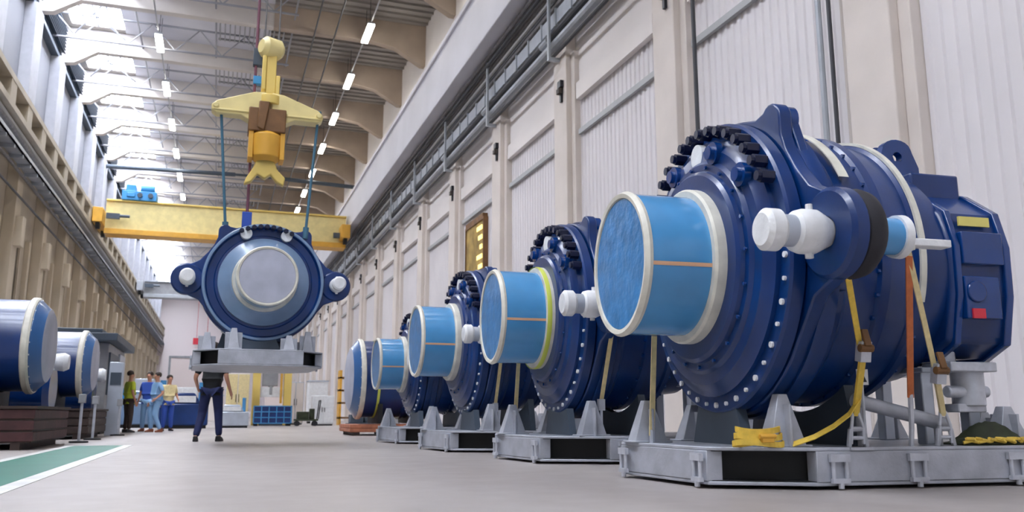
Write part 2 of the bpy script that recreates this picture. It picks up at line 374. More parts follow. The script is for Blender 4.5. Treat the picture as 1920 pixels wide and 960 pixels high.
while y < Y1:
    m.cyl((8.98, y, 11.78), (8.98, y + 5.6, 11.78), .11, 10); m.mat(1).cyl((8.98, y + 5.6, 11.78), (8.98, y + 6.2, 11.78), .13, 10).mat(0); y += 6.2
tag(m.build('wall_pipe', [M['pipe'], M['duct']]), 'black pipe with pale collars along the right wall', 'pipe')
tag(MB().cyl((9.0, Y0, 11.45), (9.0, Y1, 11.45), .14, 10).build('wall_pipe', M['duct']), 'pale grey pipe just under the black pipe', 'pipe')
tag(MB().cyl((8.95, 0, 11.08), (8.95, Y1, 11.08), .06, 8).build('wall_pipe', M['pipe']), 'thin dark pipe lowest on the right wall', 'pipe')
for cy in cols_y[1:-1]:
    m = MB().b2((8.75, cy - .06, 10.9), (9.14, cy + .06, 11.0)).b2((8.75, cy - .06, 11.0), (8.82, cy + .06, 13.4))
    tag(m.build('pipe_bracket', M['duct']), 'pale bracket holding the right wall pipes on a column', 'bracket', 'pipe brackets on the right columns')
# dark vertical joints in the cladding
tag(MB().cyl((9.0, 14.45, 0), (9.0, 14.45, 12.0), .045, 8).build('drain_pipe', M['pipe']), 'dark upright pipe beside the wide column left of the near gearbox top', 'pipe')
tag(MB().cyl((9.05, 10.45, 0), (9.05, 10.45, 9.1), .035, 8).mat(1).cyl((9.05, 10.7, 0), (9.05, 10.7, 9.1), .05, 8).mat(0).b2((8.95, 10.35, 9.1), (9.12, 10.8, 9.8)).build('drain_pipe', [M['pipe'], M['duct']]), 'twin upright pipes hanging from a black box above the near gearbox', 'pipe')

# back wall
m = MB().b2((XL, Y1, 0), (XR, Y1 + .4, ROOF))
struct('wall_back', m, M['backwall'], label='rose white end wall of the hall')
struct('door_1', MB().b2((-7, Y1 - .12, 0), (1.5, Y1 - .02, 9)).mat(1).b2((-7.3, Y1 - .2, 0), (-7, Y1, 9.3)).b2((1.5, Y1 - .2, 0), (1.8, Y1, 9.3)).b2((-7, Y1 - .2, 9), (1.5, Y1, 9.3)), [M['doorw'], M['machine']], label='large pale roller door in the end wall')
m = MB().b2((XL, Y0 - .3, 12), (XR, Y0, ROOF))  # end left open below as an unseen inlet for sky light
struct('wall_front', m, M['wallr'], label='upper wall over the unseen opening behind the viewer that lets sky light in')

# ------------------------------------------------------------------ cranes
def crane(y, z0, z1, mats, label, trolley=True, x0=-7.6, x1=7.95):
    r = empty('bridge_crane', (0, y, z0), 0, label, 'crane', None)
    H = z1 - z0
    m = MB().b2((x0, -.5, .35), (x1, .5, H)).mat(1).b2((x0, -.7, 0), (x1, .7, .35)).mat(2).b2((x0, -.65, H), (x1, .65, H + .12))
    m.build('girder', mats, r, .02)
    for sx in (-7.88, 7.8):
        e = MB().b2((sx - .31, -1.9, .5), (sx + .29, 1.9, 1.45)).build('end_carriage', mats[1], r, .03)
        for dy in (-1.4, 1.4): MB().cyl((sx - .12, dy, .42), (sx + .12, dy, .42), .32, 20).build('wheel', M['dark'], e)
    MB().b2((x0 + .1, -1.0, .95), (x0 + .9, -.75, 1.3)).cyl((x0 + .2, -.9, 1.15), (x0 + 1.5, -.9, 1.15), .1, 10).build('travel_motor', M['machined'], r)
    MB().b2((x1 - .9, -1.0, .65), (x1 - .1, -.75, 1.0)).build('travel_motor', M['machined'], r)
    if trolley:
        MB().b2((-6.7, -.8, H + .12), (-4.6, .8, H + .75)).b2((-6.5, -.6, H + .75), (-5.9, .5, H + 1.2)).cyl((-5.6, -.5, H + .95), (-4.75, -.5, H + .95), .28, 14).cyl((-5.4, .4, H + 1.0), (-4.9, .4, H + 1.0), .3, 14).b2((-6.4, -.9, H + .3), (-5.9, -.8, H + .6)).build('hoist_trolley', M['trolley'], r, .03)
        for q in (-5.6, -4.95): MB().cyl((q, -.95, H + .45), (q, -.85, H + .45), .16, 14).build('trolley_wheel', M['machined'], r)
    return r
crane(60, 12.05, 14.25, [M['cranep'], M['craneo'], M['crane']], 'yellow bridge crane girder with a blue trolley spanning the hall')
crane(92, 12.05, 13.6, [M['machine'], M['duct'], M['duct']], 'distant grey bridge crane beyond the yellow one', False)
crane(14.7, 13.4 - 1.2, 14.5, [M['cranep'], M['crane'], M['crane']], 'yellow bridge crane overhead that carries the hanging gearbox', False)

# ------------------------------------------------------------------ gearbox
H0 = 1.50   # axis above the pallet top
def arc(cx, cz, r, a0, a1, n):
    return [(cx + r * math.cos(math.radians(a0 + (a1 - a0) * i / n)), cz + r * math.sin(math.radians(a0 + (a1 - a0) * i / n))) for i in range(n + 1)]
def make_gearbox(face_mat, tape=True, hung=False):
    r = empty('gearbox', (0, 0, 0))
    A = (0, 0, H0)
    # shaft stub
    MB().lathe([(-.06, 0), (-.06, .28), (-.06, .555), (-.048, .565)], A, n=64).build('shaft_face_film', face_mat, r)
    MB().lathe([(-.05, .56), (-.072, .565), (-.078, .60), (-.04, .622), (-.01, .612), (-.01, .56)], A, n=64).build('shaft_rim', M['cream'], r)
    MB().lathe([(-.048, .56), (-.03, .603), (.53, .603), (.53, .5)], A, n=64).build('shaft_stub', M['filmside'], r)
    MB().lathe([(.5, .6), (.5, .655), (.52, .672), (.60, .672), (.62, .65), (.62, .6)], A, n=64).build('shaft_flange', M['cream'], r)
    if tape:
        MB().lathe([(-.01, .606), (.5, .606), (.5, .6), (-.01, .6), (-.01, .606)], A, n=3, a0=math.radians(97), a1=math.radians(100)).build('tape_strip', M['tape'], r)
    # front cover, stepped
    if hung:
        MB().lathe([(.60, .62), (.60, .68), (.62, .72), (.76, .86), (.80, .94), (.86, .95), (.86, .60)], A, n=96).build('hub_ring', M['hub'], r)
        MB().lathe([(.85, .9), (.86, 1.0), (.88, 1.02), (.88, 1.16), (.80, 1.19), (.80, 1.25), (.82, 1.27), (.92, 1.27), (.92, 1.0)], A, n=96).build('front_cover', M['navy'], r)
        MB().lathe([(.795, 1.20), (.785, 1.215), (.785, 1.245), (.80, 1.26), (.80, 1.20)], A, n=96).build('cover_rim', M['hub'], r)
    else:
        MB().lathe([(.60, .62), (.60, .80), (.625, .83), (.66, .84), (.66, .90), (.69, .93), (.70, 1.02), (.74, 1.06), (.76, 1.12), (.80, 1.12), (.80, 1.24), (.82, 1.26), (.92, 1.26), (.92, 1.0)], A, n=96).build('front_cover', M['navy'], r)
        m = MB()
        for i in range(20):
            a = 2 * PI * i / 20; c = Vector((.655, .87 * math.cos(a), H0 + .87 * math.sin(a))); m.cyl(c, c + Vector((-.02, 0, 0)), .016, 8)
        m.build('cover_bolts', M['navy2'], r)
    n, lo, hi = (9, 64, 116) if hung else (16, 27, 153)
    m = MB()   # stacked dark bolts on the upper rim
    for i in range(n):
        a = math.radians(lo + (hi - lo) * i / (n - 1))
        c = Vector((.80, 1.19 * math.cos(a), H0 + 1.19 * math.sin(a)))
        m.cyl(c, c + Vector((-.11, 0, 0)), .054, 6).cyl(c + Vector((-.11, 0, 0)), c + Vector((-.14, 0, 0)), .04, 10)
    m.build('bolts', M['blackblue'], r)
    if not hung:
        m = MB()
        for i in range(19):
            a = math.radians(176 + 154 * i / 18)
            c = Vector((.80, 1.19 * math.cos(a), H0 + 1.19 * math.sin(a))); m.cyl(c, c + Vector((-.02, 0, 0)), .024 if i % 2 else .017, 10)
        m.build('bolts', M['white'], r)
        for (vy, vz) in ((-.36, .93), (-.80, .62), (.42, .93)):
            MB().cyl((.72, vy, H0 + vz), (.66, vy, H0 + vz), .10, 16).cyl((.66, vy, H0 + vz), (.62, vy, H0 + vz), .06, 12).build('sensor_cap', M['navy2'], r)
        MB().cyl((.76, -.02, H0 + 1.0), (.69, -.02, H0 + 1.0), .11, 20).build('cover_disc', M['white'], r)  # small white disc on the upper front cover
    else:
        for vy in (-.42, .42):
            MB().cyl((.9, vy, H0 + 1.02), (.74, vy, H0 + 1.02), .12, 20).build('port_cap', M['white'], r)
    # torque arm: disc with two side ears and two top lugs
    def half():
        return ([(0 + 1.28 * math.sin(math.radians(a)), -1.28 * math.cos(math.radians(a))) for a in range(0, 64, 8)]
                + [(1.30, -.42)] + [(1.54 + .30 * math.cos(math.radians(a)), .30 * math.sin(math.radians(a))) for a in range(-75, 100, 18)]
                + [(1.32, .42), (1.16, .60), (1.04, .78), (.98, .92)]
                + [(.84 + .14 * math.cos(math.radians(a)), 1.08 + .14 * math.sin(math.radians(a))) for a in range(-5, 150, 20)]
                + [(.62, 1.16), (.40, 1.22), (.2, 1.265)])
    h = half(); full = h + [(-y, z) for (y, z) in reversed(h[1:])]
    poly = [(y, z + H0) for y, z in full]
    MB().prism(poly, .94, 1.06, 0).build('torque_arm', M['navy'], r, .015)
    MB().lathe([(1.05, 1.0), (1.05, 1.30), (1.09, 1.31), (1.18, 1.31), (1.2, 1.28), (1.2, 1.0)], A, n=96).build('ring_flange', M['navy'], r)
    for s in (-1, 1):
        c = (.99, s * .84, H0 + 1.08)
        e = MB().lathe([(-.06, .06), (-.06, .125), (.12, .125), (.12, .06), (-.06, .06)], (c[0] + .02, c[1], c[2]), n=24).build('lifting_lug', M['navy2'], r)
        MB().prism([(s * .66, H0 + 1.0), (s * .76, H0 + 1.08), (s * .95, H0 + 1.04), (s * 1.16, H0 + .5), (s * .98, H0 + .5)], 1.06, 1.14, 0).build('lug_rib', M['navy'], r, .01)
        ear = MB().lathe([(.90, .12), (.90, .30), (.93, .33), (1.02, .33), (1.04, .30), (1.04, .12)], (0, s * 1.54, H0), n=40).build('ear_boss', M['navy'], r)
        MB().lathe([(1.02, .10), (1.02, .27), (1.05, .31), (1.11, .325), (1.17, .31), (1.21, .27), (1.21, .10)], (0, s * 1.54, H0), n=40).build('rubber_bushing', M['rubber'], r)
        pn = MB().lathe([(.39, 0), (.39, .115), (.42, .15), (.51, .15), (.54, .12), (.55, .11)], (0, s * 1.54, H0), n=32).build('pin_cap', M['white'], r)
        MB().lathe([(.50, .115), (.80, .115)], (0, s * 1.54, H0), n=32).build('torque_pin', M['pale'], r)
        MB().lathe([(.63, .11), (.65, .145), (.70, .16), (.80, .16), (.84, .14), (.92, .10)], (0, s * 1.54, H0), n=32).mat(0).cyl((.76, s * 1.54, H0 - .15), (.76, s * 1.54, H0 - .19), .03, 8).cyl((.78, s * 1.54, H0 + .15), (.78, s * 1.54, H0 + .20), .025, 8).build('pin_sleeve', M['white'], r)
        MB().lathe([(1.2, .10), (1.2, .135), (1.52, .135), (1.52, 0)], (0, s * 1.54, H0), n=28).build('pin_tail', M['filmside'], r)
        MB().lathe([(1.46, .13), (1.46, .155), (1.52, .16), (1.54, .13)], (0, s * 1.54, H0), n=28).build('pin_tail_cap', M['white'], r)
        MB().b2((1.04, s * 1.26, H0 - .36), (1.26, s * .9, H0 + .36)).prism([(s * .95, H0 + .52), (s * 1.26, H0 + .34), (s * 1.26, H0 + .28), (s * .95, H0 + .4)], 1.04, 1.3, 0).build('ear_bracket', M['navy'], r, .02)
    # drum
    MB().lathe([(1.18, 1.1), (1.18, 1.19), (1.30, 1.20), (1.34, 1.17), (1.60, 1.17), (1.62, 1.20), (1.70, 1.20), (1.72, 1.16), (1.96, 1.13), (1.98, 1.16), (2.04, 1.16), (2.06, 1.10), (2.06, .6)], A, n=96).build('drum', M['navy'], r)
    m = MB()
    for i in range(40):
        a = 2 * PI * i / 40; c = Vector((2.04, 1.12 * math.cos(a), H0 + 1.12 * math.sin(a))); m.cyl(c, c + Vector((.04, 0, 0)), .022, 6)
        c = Vector((1.62, 1.175 * math.cos(a), H0 + 1.175 * math.sin(a))); m.cyl(c, c + Vector((-.03, 0, 0)), .02, 6)
    m.build('bolts', M['navy2'], r)
    MB().lathe([(1.985, 1.162), (1.985, 1.185), (2.035, 1.185), (2.035, 1.162)], A, n=48, a0=math.radians(-25), a1=math.radians(110)).build('drum_band', M['cream'], r)
    # gear housing
    MB().lathe([(2.04, .98), (2.10, 1.0), (2.5, .96), (2.52, .92), (2.52, 0)], (0, .05, H0 - .02), n=64).build('gear_stage', M['navy'], r)
    pol = [(-.84, H0 - .68), (-.92, H0 - .30), (-.93, H0 + .1), (-.85, H0 + .40), (-.55, H0 + .62), (.1, H0 + .86), (.7, H0 + .74), (1.0, H0 + .3), (.98, H0 - .5), (.5, H0 - .8), (-.6, H0 - .8)]
    hs = MB().prism(pol, 2.46, 3.06, 0).build('gear_housing', M['navy'], r, .04)
    MB().prism([(p[0] * .9, H0 + (p[1] - H0) * .9) for p in pol], 3.06, 3.16, 0).build('end_cover', M['navy2'], r, .02)
    m = MB()
    for t in ((2.5, 2.56), (2.98, 3.05)): m.prism([(p[0] * 1.035, H0 + (p[1] - H0) * 1.035) for p in pol], t[0], t[1], 0)
    m.build('housing_flange', M['navy2'], r, .01)
    MB().b2((2.56, -.98, H0 - .05), (2.96, -.90, H0 + .22)).b2((2.56, -.97, H0 - .5), (2.9, -.86, H0 - .15)).cyl((2.66, -.99, H0 - .28), (2.66, -.86, H0 - .28), .09, 20).build('inspection_cover', M['navy2'], r, .01)
    MB().b2((2.48, -.55, H0 + .5), (2.98, .35, H0 + .84)).b2((2.94, -.45, H0 + .6), (3.04, .2, H0 + .72)).build('oil_manifold', M['navy'], r, .02)
    MB().b2((2.60, -.925, H0 + .28), (2.90, -.905, H0 + .36)).build('yellow_label', M['label'], r)
    MB().b2((2.60, -.985, H0 - .50), (2.72, -.965, H0 - .42)).build('red_sticker', M['red'], r)
    # rear lifting lug with a hole
    lp = [(-.22, H0 + .84), (.22, H0 + .84), (.22, H0 + .98), (.16, H0 + 1.12)] + [(.0 + .15 * math.cos(math.radians(a)), H0 + 1.14 + .10 * math.sin(math.radians(a))) for a in range(10, 181, 20)] + [(-.17, H0 + 1.09), (-.22, H0 + .96)]
    lg = MB().ringplate([(p[0] + 2.6, p[1]) for p in lp], (2.6, H0 + 1.07), .05, -.26, -.18, 1).ringplate([(p[0] + 2.6, p[1]) for p in lp], (2.6, H0 + 1.07), .05, -.02, .06, 1).build('rear_lug', M['navy2'], r)
    MB().b2((2.30, -.36, H0 + .80), (2.90, .14, H0 + .86)).build('lug_base', M['pale'], r, .01)
    # oil pump under the housing
    MB().b2((2.5, -.8, H0 - .92), (2.95, -.45, H0 - .84)).cyl((2.6, -.62, H0 - .84), (2.6, -.62, H0 - .7), .08, 16).cyl((2.8, -.62, H0 - 1.2), (2.8, -.62, H0 - .86), .13, 20).cyl((2.55, -.66, H0 - 1.08), (2.95, -.66, H0 - 1.08), .05, 12).b2((2.62, -.7, H0 - 1.25), (2.9, -.5, H0 - 1.18)).build('oil_pump', M['galv'], r, .01)
    return r
def make_pallet(L=3.2, W=.90, c1=.30, c2=.66, HZ=1.62, r0=1.11, hung=False):
    r = empty('transport_frame', (0, 0, 0))
    x0 = 0
    fx = 0 if hung else .16
    out = [(x0 + fx, -W + c1), (x0 + c2 + fx, -W), (L - c2, -W), (L, -W + c1), (L, W - c1), (L - c2, W), (x0 + c2, W), (x0, W - c1)]
    ins = lambda d: [(p[0] + (d if p[0] < L / 2 else -d), p[1] + (d if p[1] < 0 else -d)) for p in out]
    MB().prism(out, .245, .27, 2).mat(0).prism(ins(.005), .015, .04, 2).build('deck_plate', M['steel'], r, .006)
    sb = [((L - .12, -W + c1), (L, W - c1)), ((x0 + c2 + fx, -W), (L - c2, -W + .12)), ((x0 + c2, W - .12), (L - c2, W))]
    for a, b in sb: MB().b2((a[0], a[1], .04), (b[0], b[1], .245)).build('side_beam', M['steel'], r, .006)
    MB().prism([(x0 + fx, -W + c1), (x0 + fx + .12, -W + c1), (x0 + .12, W - c1), (x0, W - c1)], .04, .245, 2).build('side_beam', M['steel'], r, .006)
    for (sx, sy) in ((0, -1), (1, -1), (0, 1), (1, 1)):
        m = MB(); f2 = fx if (sx == 0 and sy < 0) else 0
        X = (lambda q: x0 + q) if sx == 0 else (lambda q: L - q)
        # dark sheets inside the open corner pocket, its shade put into their colour
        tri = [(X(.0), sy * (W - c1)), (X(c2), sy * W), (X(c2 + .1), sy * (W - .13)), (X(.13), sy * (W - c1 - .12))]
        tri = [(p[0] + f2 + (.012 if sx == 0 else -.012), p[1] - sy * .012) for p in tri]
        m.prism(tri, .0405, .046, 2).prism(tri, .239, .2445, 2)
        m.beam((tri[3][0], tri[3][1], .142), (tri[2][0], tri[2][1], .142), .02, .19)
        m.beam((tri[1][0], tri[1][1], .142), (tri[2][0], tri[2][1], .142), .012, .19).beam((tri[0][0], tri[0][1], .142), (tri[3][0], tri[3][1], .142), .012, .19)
        m.build('pocket_shade', M['dark'], r)
    cl = [(c2 + .16 + fx, -W - .02, 0), (L - c2 - .12, -W - .02, 0), (-.02 + fx * .9, -W + c1 + .08, PI / 2), (-.02, W - c1 - .1, PI / 2), (c2 + .16, W + .02, 0), (L - c2 - .12, W + .02, 0)]
    if hung: cl = [(L / 2, -W - .02, 0), (L / 2, W + .02, 0)]
    else: cl.append((L / 2, -W - .02, 0))
    for (x, y, rz) in cl:
        q = MB()
        for s in (-1, 1):
            cx, cy = (x + s * .05, y) if rz == 0 else (x, y + s * .05)
            q.cyl((cx, cy, .19), (cx, cy, .05), .014, 8)
        q.box((x, y, .20), (.15, .03, .05), rz).box((x, y, .05), (.13, .035, .03), rz).cyl((x, y, .05), (x, y, .0), .02, 8)
        q.build('deck_clamp', M['galv'], r)
    for (x, y, h) in ((.16, .42, .33), (.70, -W + .22, .36), (.16 if hung else L - .2, -.42 if hung else 0, .24), (.70, W - .2, .30), (L - .6, -W + .24, .28), (L - .6, W - .24, .28)):
        q = MB(); bx, tz = (.10 if hung else .14), h
        q.add([(x - bx, y - .09, .27), (x + bx, y - .09, .27), (x + bx, y + .09, .27), (x - bx, y + .09, .27), (x - .035, y - .04, .27 + tz), (x + .035, y - .04, .27 + tz), (x + .035, y + .04, .27 + tz), (x - .035, y + .04, .27 + tz)],
              [(3, 2, 1, 0), (4, 5, 6, 7), (0, 1, 5, 4), (1, 2, 6, 5), (2, 3, 7, 6), (3, 0, 4, 7)])
        q.b2((x - bx - .03, y - .11, .27), (x + bx + .03, y + .11, .285)).b2((x - .01, y - .13, .27), (x + .01, y + .13, .27 + tz * .8))
        q.build('support_foot', M['steel'], r, .005)
    m = MB()
    for x, am in (((.60, 16), (1.3, 34)) if not hung else ((.75, 16), (1.3, 34))):
        bw = r0 * math.sin(math.radians(am)); cr = [(-bw - .1, .27), (bw + .1, .27)] + [(r0 * math.sin(math.radians(a)), HZ - r0 * math.cos(math.radians(a))) for a in range(am, -am - 1, -2)]
        m.prism(cr, x - .04, x + .04, 0)
    m.build('cradle', M['machined'], r)
    zt = HZ - .78 * r0 / 1.11
    m = MB()
    X1, X2 = (2.02, 2.42) if not hung else (1.85, 2.15)
    for xx in (X1, X2):
        for yy in (-.52, .46): m.b2((xx - .05, yy - .05, .27), (xx + .05, yy + .05, zt))
    m.b2((X1 - .06, -.6, zt - .04), (X2 + .06, .54, zt))
    m.build('rear_stand', M['pale'], r, .01)
    return r

rz = math.radians(-5)
def frame_pt(O, rz, u, v): return (O[0] + u * math.cos(rz) - v * math.sin(rz), O[1] + u * math.sin(rz) + v * math.cos(rz))
gb_lab = ['large navy gearbox nearest the camera with a light blue shaft end and white pin', 'navy gearbox second in the right row, lime tape on its shaft flange', 'navy gearbox third in the right row, just behind the lime taped one', 'navy gearbox fourth in the right row, its pale cylinder over a dark frame']
pl_lab = ['big grey octagonal transport frame with black corner pocket under the nearest gearbox', 'grey transport frame under the lime taped second gearbox', 'grey transport frame under the third gearbox of the right row', 'small looking grey transport frame under the fourth gearbox of the right row']
G0 = make_gearbox(M['film']); P0 = make_pallet()
spots = [((2.925, 5.80), -5, (3.10, 5.83), -5, .90, .29), ((2.95, 9.15), -3.5, (3.04, 8.95), -3, .87, .29), ((2.78, 12.35), -1, (2.84, 11.85), -1, .86, .28), ((2.82, 15.9), 0, (2.84, 15.3), 0, .78, .26)]
for i, (O, a, Pp, pa, s, zb) in enumerate(spots):
    g = G0 if i == 0 else copy_tree(G0); p = P0 if i == 0 else copy_tree(P0)
    g.location = (O[0], O[1], zb); g.rotation_euler.z = math.radians(a); g.scale = (s,) * 3
    tag(g, gb_lab[i], 'gearbox', 'gearboxes in the right row')
    p.location = (Pp[0], Pp[1], .01); p.rotation_euler.z = math.radians(pa)
    tag(p, pl_lab[i], 'transport frame', 'transport frames of the right row')
    if i == 1:
        for ch in kids(g):
            if ch.name.startswith('shaft_flange'):
                MB().lathe([(.5, .674), (.512, .676), (.55, .676), (.56, .674)], (0, 0, H0), n=64).build('flange_tape', M['limetape'], ch)

# ------------------------------------------------------------------ lashing on the nearest gearbox
O1, A1 = spots[0][0], math.radians(spots[0][1])
def shift(m, d): m.v = [(v[0] - d[0], v[1] - d[1], v[2] - d[2]) for v in m.v]; return m
def near_thing(name, base, label, cat, group=None):
    x, y = frame_pt(O1, A1, base[0], base[1])
    return empty(name, (x, y, base[2]), A1, label, cat, group)
ZT = .28
def strap(top, mid, low, label, m, wd=.05, ring=True):
    b = (low[0], low[1], ZT)
    t = near_thing('tie_down_strap', b, label, 'strap', 'tie-down straps on the nearest gearbox')
    T, Md, L = Vector(top), Vector(mid), Vector(low)
    shift(MB().ribbon([T, Md], (1, .15, 0), wd, .008), b).build('webbing', m, t)
    shift(MB().ribbon([Md + Vector((0, -.01, -.08)), L + Vector((0, 0, .12))], (1, .15, 0), wd, .02), b).build('lower_webbing', m, t)
    lp = []
    R = .30 if top[0] < 1.45 else .18
    for a in range(-100, 281, 20): lp.append((T[0], -1.54 + R * math.sin(math.radians(a + 10)) * 1.0, 1.77 - R * math.cos(math.radians(a + 10))))
    rt = MB().box(Md + Vector((.0, -.03, -.02)), (wd + .03, .07, .14), 0, 0, .2).mat(1).cyl(Md + Vector((-.05, -.06, 0)), Md + Vector((.05, -.06, 0)), .028, 10).box(Md + Vector((0, -.07, .07)), (.05, .02, .12), 0, 0, -.3)
    shift(rt, b).build('ratchet', [M['galv'], M['brown']], t, .004)
    hk = MB()
    for s in (-1, 1):
        hk.tube([(L[0] + s * .02, L[1], L[2] + .14), (L[0] + s * .045, L[1] - .01, L[2] + .04), (L[0] + s * .05, L[1], ZT + .02)], .012, 8)
    hk.tube([(L[0] - .05, L[1], ZT + .06), (L[0] + .05, L[1], ZT + .06)], .014, 8)
    shift(hk, b).build('hook', M['galv'], t)
    rg = MB().tube([(L[0] - .07, L[1], ZT), (L[0] - .05, L[1], ZT + .12), (L[0] + .05, L[1], ZT + .12), (L[0] + .07, L[1], ZT)], .018, 8).b2((L[0] - .09, L[1] - .05, ZT - .02), (L[0] + .09, L[1] + .05, ZT))
    shift(rg, b).build('anchor_ring', M['steel'], t)
    return t
strap((.95, -1.38, 1.42), (1.30, -.98, .94), (1.34, -.82, .38), 'yellow strap hanging from the black bushing ear of the nearest gearbox', M['yellow'])
strap((1.42, -1.38, 1.56), (1.92, -.94, .80), (2.07, -.80, .38), 'pale yellow strap slanting down from the light blue pin end of the nearest gearbox', M['paleyellow'])
b = (1.74, -.9, .6)
t = near_thing('tie_down_strap', b, 'orange strap running straight down between the two yellow straps', 'strap')
shift(MB().ribbon([(1.44, -1.36, 1.52), (1.78, -.84, .62)], (1, .1, 0), .055, .008), b).build('webbing', M['orange'], t)
shift(MB().tube([(1.78, -.84, .64), (1.80, -.80, .40), (1.80, -.78, ZT)], .018, 8), b).build('hook', M['galv'], t)
b = (.9, -.8, ZT)
t = near_thing('loose_strap', b, 'loose yellow strap tail sagging diagonally over the near transport frame deck', 'strap')
shift(MB().ribbon([(1.36, -.86, .62), (1.26, -.86, .50), (1.14, -.85, .42), (1.0, -.83, .35), (.88, -.76, .30)], (.5, 1, .6), .06, .006), b).build('webbing', M['yellow'], t)
t = near_thing('strap_coil', (.64, -.72, ZT), 'flat coil of yellow strap lying on the front corner of the near frame', 'strap coil')
m = MB()
for k in range(3):
    pts = [((.185 - k * .012) * math.cos(a), (.08 - k * .01) * math.sin(a), .028 + .042 * k + .010 * math.sin(2 * a + k)) for a in [2 * PI * i / 28 for i in range(29)]]
    m.ribbon(pts, (0, 0, 1), .038, .01)
m.build('webbing', M['yellow'], t)
MB().box((.02, -.08, .06), (.09, .04, .05)).cyl((-.04, -.09, .075), (.08, -.09, .075), .018, 8).build('ratchet', M['craneo'], t, .004)
t = near_thing('tie_down_strap', (1.28, 0, 1.643 + 1.07), 'white tape strap laid over the top of the nearest drum behind the upper lug', 'strap')
MB().lathe([(-.04, 1.092), (-.04, 1.10), (.04, 1.10), (.04, 1.092)], (0, 0, -1.07), n=20, a0=math.radians(0), a1=math.radians(62)).build('webbing', M['cream'], t)
t = near_thing('steel_angle', (1.46, -1.38, 1.60), 'short white steel bar sticking out right of the blue pin end', 'steel bar')
MB().b2((-.06, -.05, -.02), (.26, .05, .03)).mat(1).b2((-.06, -.05, -.05), (-.02, .05, .1)).b2((-.06, -.03, -.03), (-.04, .42, 0)).build('bar', [M['white'], M['cream']], t, .006)
fp = lambda u, v, z: tuple(frame_pt(O1, A1, u, v)) + (z,)
tag(MB().cyl(fp(1.42, -.70, .60), fp(2.16, -.70, .43), .05, 20).cyl(fp(1.46, -.7, .59), fp(1.46, -.7, ZT), .028, 10).cyl(fp(2.1, -.7, .44), fp(2.1, -.7, ZT), .028, 10).build('prop_tube', M['steel']), 'grey steel tube sloping between short posts under the orange strap', 'tube')
t = near_thing('warning_tag', (1.46, -.76, .76), 'small white tag with a black triangle beside the yellow strap ratchet', 'tag')
MB().b2((-.045, -.004, -.055), (.045, .004, .055)).mat(1).prism([(-.03, -.035), (.03, -.035), (0, .028)], -.008, -.004, 1).build('plate', [M['white'], M['black']], t)
MB().cyl((0, .01, -.48), (0, .01, .0), .010, 8).build('post', M['galv'], t)
t = near_thing('folded_tarp', (2.55, -.66, ZT), 'dark green folded tarpaulin heaped at the right end of the near frame', 'tarpaulin')
m = MB(); g = 22
vs = []
for i in range(g):
    for j in range(12):
        a, c = i / (g - 1), j / 11
        h = max(0, math.sin(PI * a)) ** .7 * max(0, math.sin(PI * c)) ** .7 * (.10 + .035 * math.sin(9 * a + 5 * c) + .03 * math.sin(17 * a * c + 3))
        vs.append((-.30 + .60 * a, -.15 + .30 * c, .002 + h))
m.add(vs, [(i * 12 + j, i * 12 + 12 + j, i * 12 + 13 + j, i * 12 + j + 1) for i in range(g - 1) for j in range(11)])
o = m.build('cloth', M['tarp'], t); sm = o.modifiers.new('thick', 'SOLIDIFY'); sm.thickness = .01; sm.offset = 1
t = near_thing('rope_heap', (2.50, -.82, ZT), 'yellow rope looped over the front of the dark green tarpaulin', 'rope')
pts = [(.018 * i - .28 + .05 * math.sin(i * 1.3), .02 * math.cos(i * 1.7), .02 + .03 * abs(math.sin(i * .6))) for i in range(32)]
MB().tube(pts, .012, 6).build('rope', M['yellow'], t)
# straps on the gearboxes further back
for i, l in ((1, 'yellow strap hanging from the near ear of the lime taped gearbox'), (2, 'yellow strap hanging from the near ear of the third gearbox')):
    x, y = frame_pt(spots[i][0], math.radians(spots[i][1]), .95, -.8)
    t = empty('tie_down_strap', (x, y, .28), math.radians(spots[i][1]), l, 'strap')
    MB().ribbon([(-.05, -.5, 1.12), (0, 0, .35)], (1, 0, 0), .045, .008).build('webbing', M['paleyellow'], t)
    MB().box((0, 0, .32), (.07, .05, .12)).tube([(0, 0, .3), (0, 0, .0)], .016, 8).build('ratchet', M['galv'], t)
for i, l in ((0, 'pale upright strap behind the cylinder of the nearest gearbox'), (1, 'pale yellow upright strap under the lime taped cylinder')):
    x, y = frame_pt(spots[i][0], math.radians(spots[i][1]), .32, .35)
    t = empty('tie_down_strap', (x, y, .28), 0, l, 'strap')
    MB().ribbon([(.05, 0, .84), (.0, 0, .06)], (1, 0, 0), .045, .01).build('webbing', M['paleyellow'], t)
    MB().tube([(0, 0, .1), (0, 0, 0)], .018, 8).build('hook', M['galv'], t)

